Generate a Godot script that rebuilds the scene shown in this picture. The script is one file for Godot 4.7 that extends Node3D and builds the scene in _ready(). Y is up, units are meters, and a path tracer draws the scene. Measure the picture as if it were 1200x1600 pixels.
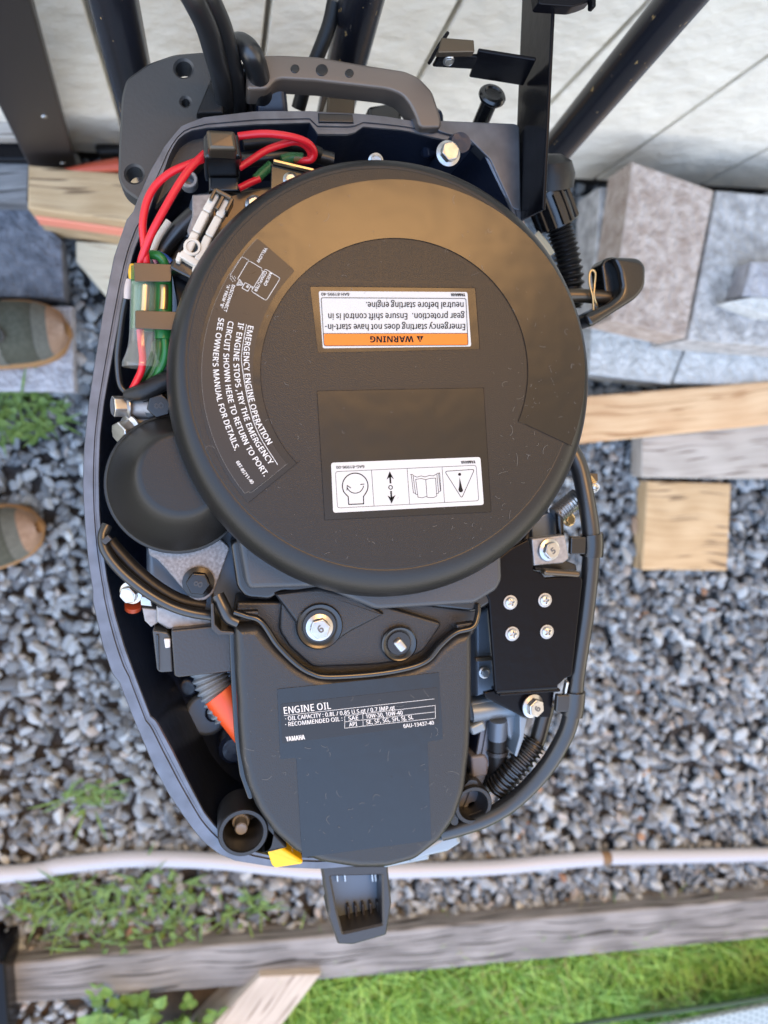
extends Node3D
# An outboard motor without its cowl, seen from above, hung on a cart beside a white panelled wall.
# Camera model: the photograph's principal point, focal length and nadir (where verticals meet) give the view; every thing then stands at its own measured height.

const FOCAL := 1200.0            # pixels of the 1200 x 1600 photograph
const EYE := 1.36                # camera height above the gravel
const TOP := 0.905               # height of the flat top of the flywheel cover
var down: Vector3
var ax: Vector3
var az: Vector3
var rng := RandomNumberGenerator.new()
var M := {}
var font: Font
var fontb: Font
var motor: Node3D
var wall_z := -0.476

# ---------------------------------------------------------------- mesh builder
class MB:
	var v := PackedVector3Array()
	var xf := Transform3D.IDENTITY
	var grain := Transform3D.IDENTITY
	func tri(a: Vector3, b: Vector3, c: Vector3) -> void:
		v.append(xf * a); v.append(xf * b); v.append(xf * c)
	func quad(a: Vector3, b: Vector3, c: Vector3, d: Vector3) -> void:
		tri(a, b, c); tri(a, c, d)
	func strip(r0: PackedVector3Array, r1: PackedVector3Array, closed := true) -> void:
		var n := r0.size()
		for i in (n if closed else n - 1):
			var j := (i + 1) % n
			quad(r0[i], r0[j], r1[j], r1[i])
	func fan(ring: PackedVector3Array, flip := false) -> void:
		var c := Vector3.ZERO
		for p in ring: c += p
		c /= ring.size()
		for i in ring.size():
			var j := (i + 1) % ring.size()
			if flip: tri(c, ring[j], ring[i])
			else: tri(c, ring[i], ring[j])
	func cap(poly: PackedVector2Array, y: float, up := true) -> void:
		var t := ears(poly)
		for k in range(0, t.size(), 3):
			var a := Vector3(poly[t[k]].x, y, poly[t[k]].y)
			var b := Vector3(poly[t[k + 1]].x, y, poly[t[k + 1]].y)
			var c := Vector3(poly[t[k + 2]].x, y, poly[t[k + 2]].y)
			var n := (b - a).cross(c - a)
			if (n.y > 0) == up: tri(a, b, c)
			else: tri(a, c, b)
	static func ears(poly: PackedVector2Array) -> PackedInt32Array:     # ear clipping that bears slivers and bridged holes
		var out := PackedInt32Array()
		var p := PackedVector2Array()
		for q in poly: p.append((q - poly[0]) * 1000.0)
		var area := 0.0
		for i in p.size(): area += p[i].cross(p[(i + 1) % p.size()])
		var sg := signf(area)
		var id := []
		for i in p.size():
			if id.is_empty() or (p[i].distance_to(p[id[-1]]) > 0.05 and (i < p.size() - 1 or p[i].distance_to(p[id[0]]) > 0.05)): id.append(i)
		if id.size() < 3: return out
		while id.size() > 3:
			var n := id.size()
			var best := -1; var worst := -1e9; var spare := 0
			for i in n:
				var a := p[id[(i + n - 1) % n]]; var b := p[id[i]]; var c := p[id[(i + 1) % n]]
				var cr := (b - a).cross(c - b) * sg
				if -absf(cr) > worst: worst = -absf(cr); spare = i
				if cr <= 1e-9: continue
				var ok := true
				for j in id:
					var q := p[j]
					if q.distance_squared_to(a) < 0.003 or q.distance_squared_to(b) < 0.003 or q.distance_squared_to(c) < 0.003: continue
					if (b - a).cross(q - a) * sg >= -1e-4 and (c - b).cross(q - b) * sg >= -1e-4 and (a - c).cross(q - c) * sg >= -1e-4:
						ok = false; break
				if ok:
					best = i; break
			if best < 0: best = spare
			out.append_array([id[(best + n - 1) % n], id[best], id[(best + 1) % n]])
			id.remove_at(best)
		out.append_array([id[0], id[1], id[2]])
		return out
	static func ring(poly: PackedVector2Array, y: float) -> PackedVector3Array:
		var r := PackedVector3Array()
		for p in poly: r.append(Vector3(p.x, y, p.y))
		return r
	static func oriented(poly: PackedVector2Array) -> PackedVector2Array:
		var s := 0.0
		for i in poly.size(): s += poly[i].cross(poly[(i + 1) % poly.size()])
		if s > 0:
			var q := poly.duplicate(); q.reverse(); return q
		return poly
	static func inset(poly: PackedVector2Array, d: float) -> PackedVector2Array:
		var out := PackedVector2Array()
		var n := poly.size()
		for i in n:
			var e1 := (poly[i] - poly[(i + n - 1) % n]).normalized()
			var e2 := (poly[(i + 1) % n] - poly[i]).normalized()
			var n1 := Vector2(-e1.y, e1.x)
			var n2 := Vector2(-e2.y, e2.x)
			var m := (n1 + n2) / maxf(0.4, 1.0 + n1.dot(n2))
			out.append(poly[i] - m * d)
		for pass_no in 8:        # arcs tighter than d fold over: draw each fold together into one point
			var turned := PackedByteArray(); turned.resize(n)
			var any := false
			for i in n:
				var j := (i + 1) % n
				if (out[j] - out[i]).dot(poly[j] - poly[i]) < -1e-12: turned[i] = 1; any = true
			if not any: break
			var i0 := 0
			while i0 < n and turned[i0]: i0 += 1
			if i0 == n: break
			var i := 0
			while i < n:
				var a := (i0 + i) % n
				if turned[a]:
					var k := 0; var sum := out[a]
					while turned[(a + k) % n]:
						k += 1; sum += out[(a + k) % n]
					for q in k + 1: out[(a + q) % n] = sum / (k + 1)
					i += k
				else: i += 1
		return out
	# a prism over a polygon of the x-z plane, its top edge rounded
	func slab(poly0: PackedVector2Array, y0: float, y1: float, bevel := 0.0, draft := 0.0, bottom := true) -> void:
		var poly := oriented(poly0)
		var last := poly
		var ly := y0
		if bottom: cap(poly, y0, false)
		if bevel <= 0.0:
			var t0 := inset(poly, draft)
			strip(ring(poly, y0), ring(t0, y1)); cap(t0, y1); return
		for k in 5:
			var a := k * PI / 8.0
			var p := inset(poly, draft + bevel * (1.0 - cos(a)))
			var y := y1 - bevel + bevel * sin(a)
			strip(ring(last, ly), ring(p, y))
			last = p; ly = y
		cap(last, ly)
	# profile of (radius, height) turned round the y axis
	func lathe(profile: Array, n := 32) -> void:
		var last := PackedVector3Array()
		for k in profile.size():
			var r := PackedVector3Array()
			for i in n:
				var a := -TAU * i / n
				r.append(Vector3(cos(a) * profile[k].x, profile[k].y, sin(a) * profile[k].x))
			if k: strip(last, r)
			last = r
	func tube(pts: PackedVector3Array, rad: Array, n := 12, caps := true) -> void:
		var up := Vector3.UP
		var last := PackedVector3Array()
		for i in pts.size():
			var t := (pts[mini(i + 1, pts.size() - 1)] - pts[maxi(i - 1, 0)]).normalized()
			if i == 0: up = Vector3.UP if absf(t.y) < 0.9 else Vector3.RIGHT
			var s := t.cross(up).normalized()
			up = s.cross(t).normalized()
			var r: float = rad[mini(i, rad.size() - 1)]
			var q := PackedVector3Array()
			for k in n:
				var a := -TAU * k / n
				q.append(pts[i] + (s * cos(a) + up * sin(a)) * r)
			if i == 0:
				if caps: fan(q, true)
			else: strip(last, q)
			last = q
		if caps: fan(last)
	func box(size: Vector3, bevel := 0.0) -> void:     # centred on the origin of xf
		var x := size.x / 2; var z := size.z / 2
		var keep := bevel
		var poly := PackedVector2Array([Vector2(-x, z), Vector2(x, z), Vector2(x, -z), Vector2(-x, -z)])
		if keep > 0:
			var q := PackedVector2Array()
			var sx := [-1, 1, 1, -1]; var sz := [1, 1, -1, -1]; var a0 := [180.0, 90.0, 0.0, 270.0]
			for i in 4:
				for k in 3:
					var a := deg_to_rad(a0[i] - k * 45.0)
					q.append(Vector2(sx[i] * (x - keep) + cos(a) * keep, sz[i] * (z - keep) + sin(a) * keep))
			poly = q
		slab(poly, -size.y / 2, size.y / 2, bevel)
	func commit(origin := Vector3.ZERO, angle := 38.0) -> ArrayMesh:
		var n := v.size()
		var nt := n / 3
		var fn := PackedVector3Array(); fn.resize(nt)
		var nr := PackedVector3Array(); nr.resize(n)
		for t in nt:
			fn[t] = (v[t * 3 + 1] - v[t * 3]).cross(v[t * 3 + 2] - v[t * 3])
		if angle > 0:
			var groups := {}
			for i in n:
				var key := Vector3i((v[i] * 50000.0).round())
				if groups.has(key): groups[key].append(i)
				else: groups[key] = [i]
			var lim := cos(deg_to_rad(angle))
			var un := PackedVector3Array(); un.resize(nt)
			for t in nt: un[t] = fn[t].normalized()
			for key in groups:
				var g: Array = groups[key]
				for i in g:
					var s := Vector3.ZERO
					for j in g:
						if un[i / 3].dot(un[j / 3]) > lim: s += fn[j / 3]
					nr[i] = s.normalized() if s.length_squared() > 0 else un[i / 3]
		else:
			for i in n: nr[i] = fn[i / 3].normalized()
		var pos := PackedVector3Array(); pos.resize(n)
		var nn := PackedVector3Array(); nn.resize(n)
		var uv := PackedVector2Array(); uv.resize(n)
		var gi := grain.affine_inverse()
		for t in nt:
			var fl := gi.basis * fn[t]
			fl = fl.abs()
			for k in 3:
				var src: int = t * 3 + [0, 2, 1][k]
				var dst := t * 3 + k
				pos[dst] = v[src] - origin
				nn[dst] = nr[src]
				var q := gi * v[src]
				uv[dst] = Vector2(q.z, q.y) if fl.x > fl.y and fl.x > fl.z else (Vector2(q.x, q.z) if fl.y > fl.z else Vector2(q.x, q.y))
		var arr := []; arr.resize(Mesh.ARRAY_MAX)
		arr[Mesh.ARRAY_VERTEX] = pos; arr[Mesh.ARRAY_NORMAL] = nn; arr[Mesh.ARRAY_TEX_UV] = uv
		var m := ArrayMesh.new()
		m.add_surface_from_arrays(Mesh.PRIMITIVE_TRIANGLES, arr)
		return m

# ---------------------------------------------------------------- placing and naming
func G(px: float, py: float, y: float) -> Vector3:       # the point at height y seen at a pixel of the photograph
	var r := Vector3(px - 600.0, py - 800.0, FOCAL)
	var t := (EYE - y) / r.dot(down)
	return Vector3(r.dot(ax) * t, y, r.dot(az) * t)
func U(px: float, py: float, h: float) -> Vector3: return G(px, py, TOP + h)
func mpp(h: float) -> float: return (EYE - TOP - h) / FOCAL   # metres per pixel at height h
func flat(p: Array) -> PackedVector2Array:
	var q := PackedVector2Array()
	for i in range(0, p.size(), 2): q.append(Vector2(p[i], p[i + 1]))
	return q
func plan(p: PackedVector2Array, y: float) -> PackedVector2Array:
	var q := PackedVector2Array()
	for a in p:
		var w := G(a.x, a.y, y); q.append(Vector2(w.x, w.z))
	return q
func soft(p: PackedVector2Array, r: float, n := 4) -> PackedVector2Array:   # rounds the corners
	var q := PackedVector2Array()
	for i in p.size():
		var a := p[(i + p.size() - 1) % p.size()]; var b := p[i]; var c := p[(i + 1) % p.size()]
		var d := minf(r, 0.48 * minf(a.distance_to(b), c.distance_to(b)))
		var s := b + (a - b).normalized() * d; var e := b + (c - b).normalized() * d
		for k in n + 1:
			var t := float(k) / n
			q.append(s.lerp(b, t).lerp(b.lerp(e, t), t))
	return q
func smooth2(p: PackedVector2Array, n := 5, closed := true) -> PackedVector2Array:
	var q := PackedVector2Array(); var m := p.size()
	for i in (m if closed else m - 1):
		var a := p[(i - 1 + m) % m] if closed else p[maxi(i - 1, 0)]
		var d := p[(i + 2) % m] if closed else p[mini(i + 2, m - 1)]
		for k in n: q.append(p[i].cubic_interpolate(p[(i + 1) % m], a, d, float(k) / n))
	if not closed: q.append(p[m - 1])
	return q
func smooth3(p: PackedVector3Array, n := 6) -> PackedVector3Array:
	var q := PackedVector3Array(); var m := p.size()
	for i in m - 1:
		for k in n: q.append(p[i].cubic_interpolate(p[i + 1], p[maxi(i - 1, 0)], p[mini(i + 2, m - 1)], float(k) / n))
	q.append(p[m - 1])
	return q
func path(p: Array, n := 6) -> PackedVector3Array:      # pixel, pixel, height over the cover top
	var q := PackedVector3Array()
	for i in range(0, p.size(), 3): q.append(U(p[i], p[i + 1], p[i + 2]))
	return smooth3(q, n)
func circle2(cx: float, cy: float, r: float, n := 32, ry := 0.0) -> PackedVector2Array:
	var q := PackedVector2Array()
	for i in n: q.append(Vector2(cx + cos(TAU * i / n) * r, cy + sin(TAU * i / n) * (ry if ry > 0 else r)))
	return q
func along(y: Vector3, turn := 0.0) -> Basis:
	y = y.normalized()
	var x := Vector3.RIGHT if absf(y.x) < 0.9 else Vector3.BACK
	var z := x.cross(y).normalized()
	return Basis(y.cross(z).normalized(), y, z) * Basis(Vector3.UP, turn)
func thing(called: String, label: String, category: String, at: Vector3, group := "") -> Node3D:
	var o := Node3D.new(); o.name = called; o.position = at
	o.set_meta("label", label); o.set_meta("category", category)
	if group: o.set_meta("group", group)
	add_child(o, true)
	return o
func part(called: String, mb: MB, mat: Material, parent: Node3D, angle := 38.0, label := "") -> MeshInstance3D:
	var o := MeshInstance3D.new(); o.name = called
	o.mesh = mb.commit(root_of(parent), angle); o.material_override = mat
	if label: o.set_meta("label", label)
	parent.add_child(o, true)
	return o
func root_of(n: Node) -> Vector3:
	var o := Vector3.ZERO
	while n != self:
		o += (n as Node3D).position; n = n.get_parent()
	return o
func solo(called: String, mb: MB, mat: Material, label: String, category: String, at: Vector3, group := "", angle := 38.0) -> MeshInstance3D:
	var o := MeshInstance3D.new(); o.name = called; o.position = at
	o.mesh = mb.commit(at, angle); o.material_override = mat
	o.set_meta("label", label); o.set_meta("category", category)
	if group: o.set_meta("group", group)
	add_child(o, true)
	return o
func structure(o: Node3D, called: String, kind := "structure") -> void:
	o.name = called; o.set_meta("kind", kind)
	add_child(o, true)

# ---------------------------------------------------------------- materials
func mat(lin: Color, rough: float, metal := 0.0, spec := 0.5) -> StandardMaterial3D:
	var m := StandardMaterial3D.new()
	m.albedo_color = lin.linear_to_srgb(); m.roughness = rough; m.metallic = metal; m.metallic_specular = spec
	return m
func noise_tex(freq: float, kind := FastNoiseLite.TYPE_SIMPLEX_SMOOTH, size := 256, normal := false, strength := 4.0, sd := 1, oct := 3) -> NoiseTexture2D:
	var n := FastNoiseLite.new(); n.noise_type = kind; n.frequency = freq; n.seed = sd; n.fractal_octaves = oct
	var t := NoiseTexture2D.new(); t.noise = n; t.width = size; t.height = size; t.seamless = true
	t.as_normal_map = normal; t.bump_strength = strength
	return t
func mottle(m: StandardMaterial3D, lo: Color, hi: Color, freq: float, scale: float, sd := 3, oct := 5) -> void:
	var t := noise_tex(freq, FastNoiseLite.TYPE_SIMPLEX_SMOOTH, 256, false, 1, sd, oct)
	var g := Gradient.new(); g.set_color(0, lo.linear_to_srgb()); g.set_color(1, hi.linear_to_srgb())
	t.color_ramp = g
	m.albedo_texture = t; m.albedo_color = Color.WHITE
	m.uv1_triplanar = true; m.uv1_world_triplanar = true; m.uv1_scale = Vector3.ONE * scale
func bumpy(m: StandardMaterial3D, freq: float, scale: float, depth: float, sd := 5, oct := 3) -> void:
	m.normal_enabled = true; m.normal_texture = noise_tex(freq, FastNoiseLite.TYPE_SIMPLEX_SMOOTH, 256, true, 6.0, sd, oct); m.normal_scale = depth
	m.uv1_triplanar = true; m.uv1_world_triplanar = true; m.uv1_scale = Vector3.ONE * scale
func wood(a: Color, b: Color, c: Color, sd: int, rough := 0.8, stretch := 1.0, split := 0.5) -> StandardMaterial3D:
	# grain runs along u: rings drawn out, a few dark knots and checks
	var w := 384; var h := 256
	var im := Image.create(w, h, false, Image.FORMAT_RGB8)
	var n := FastNoiseLite.new(); n.seed = sd; n.noise_type = FastNoiseLite.TYPE_SIMPLEX_SMOOTH; n.frequency = 1.0; n.fractal_octaves = 3
	var n1 := FastNoiseLite.new(); n1.seed = sd + 50; n1.noise_type = FastNoiseLite.TYPE_SIMPLEX_SMOOTH; n1.frequency = 1.0; n1.fractal_octaves = 1
	var hm := Image.create(w, h, false, Image.FORMAT_RGB8)
	for y in h:
		for x in w:
			var u := float(x) / w; var q := float(y) / h
			var ang := u * TAU
			var cx := cos(ang) * 0.5; var cy := sin(ang) * 0.5
			var warp := n1.get_noise_3d(cx * 1.1, cy * 1.1, q * 1.6) * 0.045
			var ring := 0.5 + 0.5 * sin((q + warp) * 70.0 * stretch + 3.0 * n1.get_noise_3d(cx * 0.3, cy * 0.3, q * 7.0))
			var fine := n.get_noise_3d(cx * 1.6, cy * 1.6, (q + warp) * 75.0)
			var fibre := n.get_noise_3d(cx * 9.0, cy * 9.0, q * 210.0)
			var blot := n1.get_noise_3d(cx * 2.2 + 7.0, cy * 2.2, q * 3.0)
			var f := clampf(0.26 * ring + 0.36 + 0.42 * fine + 0.22 * fibre + 0.35 * blot, 0.0, 1.0)
			var col := a.lerp(b, f)
			var crack := n1.get_noise_3d(cx * 0.8 + 20.0, cy * 0.8, (q + warp) * 26.0) + 0.25 * n1.get_noise_3d(cx * 3.0, cy * 3.0, q * 5.0)
			if crack > split: col = col.lerp(c, clampf((crack - split) * 5.0, 0.0, 0.85))
			im.set_pixel(x, y, col.linear_to_srgb())
			var e := clampf(0.5 + 0.35 * fine - maxf(crack - split, 0.0) * 2.0, 0.0, 1.0)
			hm.set_pixel(x, y, Color(e, e, e))
	im.generate_mipmaps()
	var m := StandardMaterial3D.new(); m.albedo_texture = ImageTexture.create_from_image(im); m.roughness = rough
	hm.bump_map_to_normal_map(3.0)
	m.normal_enabled = true; m.normal_texture = ImageTexture.create_from_image(hm); m.normal_scale = 0.7
	m.uv1_scale = Vector3(1.6, 6.0, 1.0)
	return m

func materials() -> void:
	M.cover = mat(Color(0.009, 0.0085, 0.008), 0.37, 0.0, 0.44); bumpy(M.cover, 0.10, 36.0, 0.15, 5, 2)
	M.apron = mat(Color(0.036, 0.040, 0.047), 0.4); bumpy(M.apron, 0.10, 40.0, 0.22, 7, 2)  # grey plastic, with the blue sky sheen put into its colour
	M.belt = mat(Color(0.013, 0.0138, 0.0155), 0.37, 0.0, 0.5); bumpy(M.belt, 0.10, 34.0, 0.24, 6, 2)
	M.decal = mat(Color(0.006, 0.0055, 0.005), 0.25, 0.0, 0.52); bumpy(M.decal, 0.012, 12.0, 0.05, 9, 2)
	M.decal_dark = mat(Color(0.007, 0.0065, 0.0065), 0.36)
	M.ink = mat(Color(0.006, 0.0055, 0.006), 0.55, 0.0, 0.3)
	M.white = mat(Color(0.47, 0.47, 0.46), 0.45); M.lettering = mat(Color(0.62, 0.62, 0.61), 0.5)
	M.orange_ink = mat(Color(0.62, 0.15, 0.008), 0.45)
	M.lint = mat(Color(0.20, 0.195, 0.185), 0.9)
	M.gloss = mat(Color(0.006, 0.006, 0.0065), 0.24, 0.0, 0.58)
	M.rubber = mat(Color(0.009, 0.009, 0.0095), 0.42, 0.0, 0.42); bumpy(M.rubber, 0.05, 22.0, 0.08, 11, 3)
	M.hose = mat(Color(0.011, 0.0115, 0.0125), 0.33, 0.0, 0.6)
	M.navy = mat(Color(0.012, 0.018, 0.036), 0.28); bumpy(M.navy, 0.03, 10.0, 0.1, 13, 3)
	M.floor = mat(Color.WHITE, 0.45, 0.2); mottle(M.floor, Color(0.07, 0.075, 0.09), Color(0.20, 0.22, 0.27), 0.03, 8.0, 14, 5)
	M.gasket = mat(Color(0.16, 0.16, 0.17), 0.38, 0.6); mottle(M.gasket, Color(0.105, 0.112, 0.126), Color(0.16, 0.172, 0.20), 0.04, 5.0, 8, 6)
	M.handle = mat(Color(0.175, 0.14, 0.112), 0.4, 0.4)  # brown reflected from the warm surroundings is put into this colour
	M.bracket = mat(Color(0.06, 0.058, 0.056), 0.42, 0.3); bumpy(M.bracket, 0.05, 20.0, 0.08, 15, 3)
	M.zinc = mat(Color(0.62, 0.62, 0.60), 0.3, 0.9); mottle(M.zinc, Color(0.40, 0.395, 0.38), Color(0.55, 0.55, 0.545), 0.04, 18.0, 21, 5)
	M.steel_bolt = mat(Color(0.30, 0.32, 0.35), 0.35, 0.2)
	M.cast_dark = mat(Color.WHITE, 0.5, 0.5); mottle(M.cast_dark, Color(0.13, 0.125, 0.125), Color(0.30, 0.30, 0.305), 0.09, 14.0, 33, 6)
	M.gold = mat(Color(0.62, 0.45, 0.22), 0.32, 0.9)
	M.cast = mat(Color(0.3, 0.3, 0.31), 0.5, 0.55); mottle(M.cast, Color(0.22, 0.215, 0.215), Color(0.34, 0.34, 0.345), 0.05, 14.0, 31, 6)
	M.block = mat(Color(0.11, 0.14, 0.18), 0.4, 0.35)
	M.black_steel = mat(Color(0.0045, 0.0045, 0.006), 0.22, 0.0, 0.27); bumpy(M.black_steel, 0.02, 14.0, 0.05, 17, 3)
	M.strap_metal = mat(Color(0.10, 0.078, 0.054), 0.33, 0.7)  # dark metal; the warm reflection is put into its brown
	M.blackbolt = mat(Color(0.007, 0.006, 0.006), 0.24)
	M.mark = mat(Color(0.10, 0.10, 0.10), 0.6)  # shading of the stamped figures put into a darker colour
	M.red = mat(Color(0.62, 0.012, 0.022), 0.32)
	M.green = mat(Color(0.02, 0.17, 0.035), 0.3)
	M.green_sleeve = mat(Color(0.05, 0.19, 0.06), 0.2); M.green_sleeve.transparency = BaseMaterial3D.TRANSPARENCY_ALPHA; M.green_sleeve.albedo_color.a = 0.55; M.green_sleeve.roughness = 0.3
	M.clear = mat(Color(0.75, 0.8, 0.72), 0.12); M.clear.transparency = BaseMaterial3D.TRANSPARENCY_ALPHA; M.clear.albedo_color.a = 0.13
	M.blue = mat(Color(0.02, 0.08, 0.35), 0.35)
	M.yellow = mat(Color(0.85, 0.5, 0.012), 0.38)
	M.clip = mat(Color(0.62, 0.56, 0.47), 0.4)
	M.orange_hose = mat(Color(0.62, 0.065, 0.010), 0.42)
	M.grey_hose = mat(Color(0.17, 0.19, 0.2), 0.55)
	M.grey_plastic = mat(Color(0.026, 0.026, 0.028), 0.36); bumpy(M.grey_plastic, 0.06, 24.0, 0.1, 19, 2)
	M.brown_steel = mat(Color(0.030, 0.024, 0.022), 0.5)
	M.paver = []
	var pv := [[Color(0.29, 0.22, 0.18), Color(0.56, 0.49, 0.44)], [Color(0.25, 0.245, 0.24), Color(0.60, 0.59, 0.58)], [Color(0.40, 0.41, 0.40), Color(0.66, 0.67, 0.66)], [Color(0.07, 0.08, 0.10), Color(0.20, 0.215, 0.25)], [Color(0.26, 0.26, 0.28), Color(0.48, 0.48, 0.51)]]
	for i in pv.size():
		var m := mat(Color.WHITE, 0.9); mottle(m, pv[i][0], pv[i][1], 0.022, 5.0, 40 + i, 5)
		m.normal_enabled = true; m.normal_texture = noise_tex(0.05, FastNoiseLite.TYPE_SIMPLEX_SMOOTH, 256, true, 8.0, 50 + i, 4); m.normal_scale = 0.7
		M.paver.append(m)
	M.wall = mat(Color.WHITE, 0.62); mottle(M.wall, Color(0.67, 0.64, 0.565), Color(0.80, 0.77, 0.68), 0.012, 2.2, 61, 6)
	M.wall.normal_enabled = true; M.wall.normal_texture = noise_tex(0.03, FastNoiseLite.TYPE_SIMPLEX_SMOOTH, 256, true, 6.0, 62, 5); M.wall.normal_scale = 0.35
	M.wall_edge = mat(Color(0.30, 0.28, 0.25), 0.8)
	M.dark_gap = mat(Color(0.045, 0.04, 0.036), 0.9)
	M.pine = wood(Color(0.56, 0.34, 0.18), Color(0.70, 0.49, 0.29), Color(0.40, 0.22, 0.10), 71)
	M.tan = wood(Color(0.40, 0.27, 0.14), Color(0.58, 0.43, 0.26), Color(0.12, 0.07, 0.035), 72)
	M.pale = wood(Color(0.56, 0.49, 0.35), Color(0.70, 0.63, 0.47), Color(0.40, 0.31, 0.20), 73)
	M.grey_wood = wood(Color(0.11, 0.113, 0.118), Color(0.26, 0.267, 0.278), Color(0.022, 0.02, 0.018), 74, 0.85, 1.0, 0.36)
	M.silver_wood = wood(Color(0.34, 0.31, 0.275), Color(0.47, 0.44, 0.40), Color(0.13, 0.10, 0.08), 75)
	M.pink_strap = mat(Color(0.80, 0.30, 0.20), 0.7)
	M.stone = mat(Color.WHITE, 0.7); M.stone.vertex_color_use_as_albedo = true
	M.soil = mat(Color.WHITE, 0.95); mottle(M.soil, Color(0.03, 0.024, 0.018), Color(0.085, 0.065, 0.045), 0.03, 3.0, 81, 5)
	M.bed = mat(Color.WHITE, 0.95); mottle(M.bed, Color(0.02, 0.02, 0.021), Color(0.06, 0.06, 0.063), 0.05, 6.0, 82, 5)
	M.turf = mat(Color.WHITE, 0.95); mottle(M.turf, Color(0.018, 0.03, 0.008), Color(0.05, 0.075, 0.018), 0.03, 3.0, 83, 5)
	M.blade = mat(Color.WHITE, 0.5); M.blade.vertex_color_use_as_albedo = true; M.blade.backlight_enabled = true; M.blade.backlight = Color(0.5, 0.6, 0.2); M.blade.cull_mode = BaseMaterial3D.CULL_DISABLED
	M.pvc = mat(Color(0.36, 0.39, 0.45), 0.4)
	M.sole = mat(Color(0.30, 0.16, 0.06), 0.7)
	M.accent = mat(Color(0.35, 0.02, 0.03), 0.7)
	M.overlay = mat(Color.WHITE, 0.85); mottle(M.overlay, Color(0.085, 0.085, 0.07), Color(0.15, 0.15, 0.125), 0.04, 10.0, 93, 4)
	M.suede = mat(Color.WHITE, 0.9); mottle(M.suede, Color(0.040, 0.042, 0.028), Color(0.085, 0.085, 0.062), 0.04, 10.0, 91, 4)
	M.toe = mat(Color.WHITE, 0.85); mottle(M.toe, Color(0.22, 0.13, 0.08), Color(0.36, 0.24, 0.16), 0.03, 12.0, 92, 4)
	M.lace = mat(Color(0.05, 0.046, 0.04), 0.85)

# ---------------------------------------------------------------- print on surfaces
func curve_at(c: PackedVector2Array, len: PackedFloat32Array, d: float) -> Array:
	var i := 0
	while i < c.size() - 2 and len[i + 1] < d: i += 1
	var t := (c[i + 1] - c[i]).normalized()
	return [c[i] + t * (d - len[i]), t]
func text(mb: MB, s: String, line: Array, h: float, cap: float, bold := false) -> void:
	var tm := TextMesh.new(); tm.font = fontb if bold else font; tm.font_size = 40; tm.pixel_size = 0.01; tm.depth = 0.0; tm.curve_step = 1.0; tm.text = "H"
	var hb := tm.get_aabb()
	tm.text = s
	var arr := tm.surface_get_arrays(0)
	var vs: PackedVector3Array = arr[Mesh.ARRAY_VERTEX]
	var ix: PackedInt32Array = arr[Mesh.ARRAY_INDEX]
	var x0 := 1e9; var x1 := -1e9
	for p in vs: x0 = minf(x0, p.x); x1 = maxf(x1, p.x)
	var c := flat(line)
	if c.size() > 2: c = smooth2(c, 8, false)
	var len := PackedFloat32Array([0.0])
	for i in range(1, c.size()): len.append(len[i - 1] + c[i].distance_to(c[i - 1]))
	var total := len[len.size() - 1]
	var q := PackedVector3Array()
	for p in vs:
		var a := curve_at(c, len, (p.x - x0) / (x1 - x0) * total)
		var t: Vector2 = a[1]
		var at: Vector2 = a[0] + Vector2(t.y, -t.x) * ((p.y - hb.position.y) / hb.size.y * cap)
		q.append(U(at.x, at.y, h))
	for shift in [Vector3.ZERO, Vector3(0.00012, 0.00004, 0.00008)]:      # a touch heavier than the font's own strokes
		for k in range(0, ix.size() if ix.size() else vs.size(), 3):
			var a: Vector3 = (q[ix[k]] if ix.size() else q[k]) + shift
			var b: Vector3 = (q[ix[k + 1]] if ix.size() else q[k + 1]) + shift
			var d: Vector3 = (q[ix[k + 2]] if ix.size() else q[k + 2]) + shift
			if (b - a).cross(d - a).y > 0: mb.tri(a, b, d)
			else: mb.tri(a, d, b)
func stroke(mb: MB, line: Array, h: float, w: float, closed := false, dash := 0.0) -> void:
	var c := flat(line)
	var n := c.size()
	for i in (n if closed else n - 1):
		var a := c[i]; var b := c[(i + 1) % n]
		var t := (b - a).normalized(); var s := Vector2(-t.y, t.x) * w * 0.5
		var k := maxi(1, int(a.distance_to(b) / (dash * 2.0))) if dash > 0 else 1
		for j in k:
			var f0 := float(j) / k; var f1 := f0 + (0.55 if dash > 0 else 1.0) / k
			var p := a.lerp(b, f0) - t * (w * 0.3 if dash == 0 else 0.0); var e := a.lerp(b, f1) + t * (w * 0.3 if dash == 0 else 0.0)
			var q := [U(p.x + s.x, p.y + s.y, h), U(e.x + s.x, e.y + s.y, h), U(e.x - s.x, e.y - s.y, h), U(p.x - s.x, p.y - s.y, h)]
			mb.quad(q[0], q[1], q[2], q[3])
func list2(p: PackedVector2Array) -> Array:
	var q := []
	for a in p: q.append(a.x); q.append(a.y)
	return q
func sheet(mb: MB, poly: PackedVector2Array, h: float, thick := 0.0002) -> void:
	mb.slab(plan(poly, TOP + h), TOP + h - thick, TOP + h)
func raised(mb: MB, s: String, xf: Transform3D, cap: float, depth: float) -> void:   # raised figure on a bolt head, in the x-z plane of xf
	var tm := TextMesh.new(); tm.font = fontb; tm.font_size = 24; tm.pixel_size = 0.01; tm.depth = 0.02; tm.curve_step = 2.0; tm.text = s
	var bb := tm.get_aabb()
	var arr := tm.surface_get_arrays(0)
	var vs: PackedVector3Array = arr[Mesh.ARRAY_VERTEX]; var ix: PackedInt32Array = arr[Mesh.ARRAY_INDEX]
	var k := cap / bb.size.y
	var mid := bb.get_center()
	var old := mb.xf; mb.xf = xf
	for i in range(0, ix.size(), 3):
		var t := []
		for j in 3:
			var p := (vs[ix[i + j]] - mid)
			t.append(Vector3(p.x * k, depth if p.z > 0 else 0.0, -p.y * k))
		mb.tri(t[0], t[2], t[1])
	mb.xf = old

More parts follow.
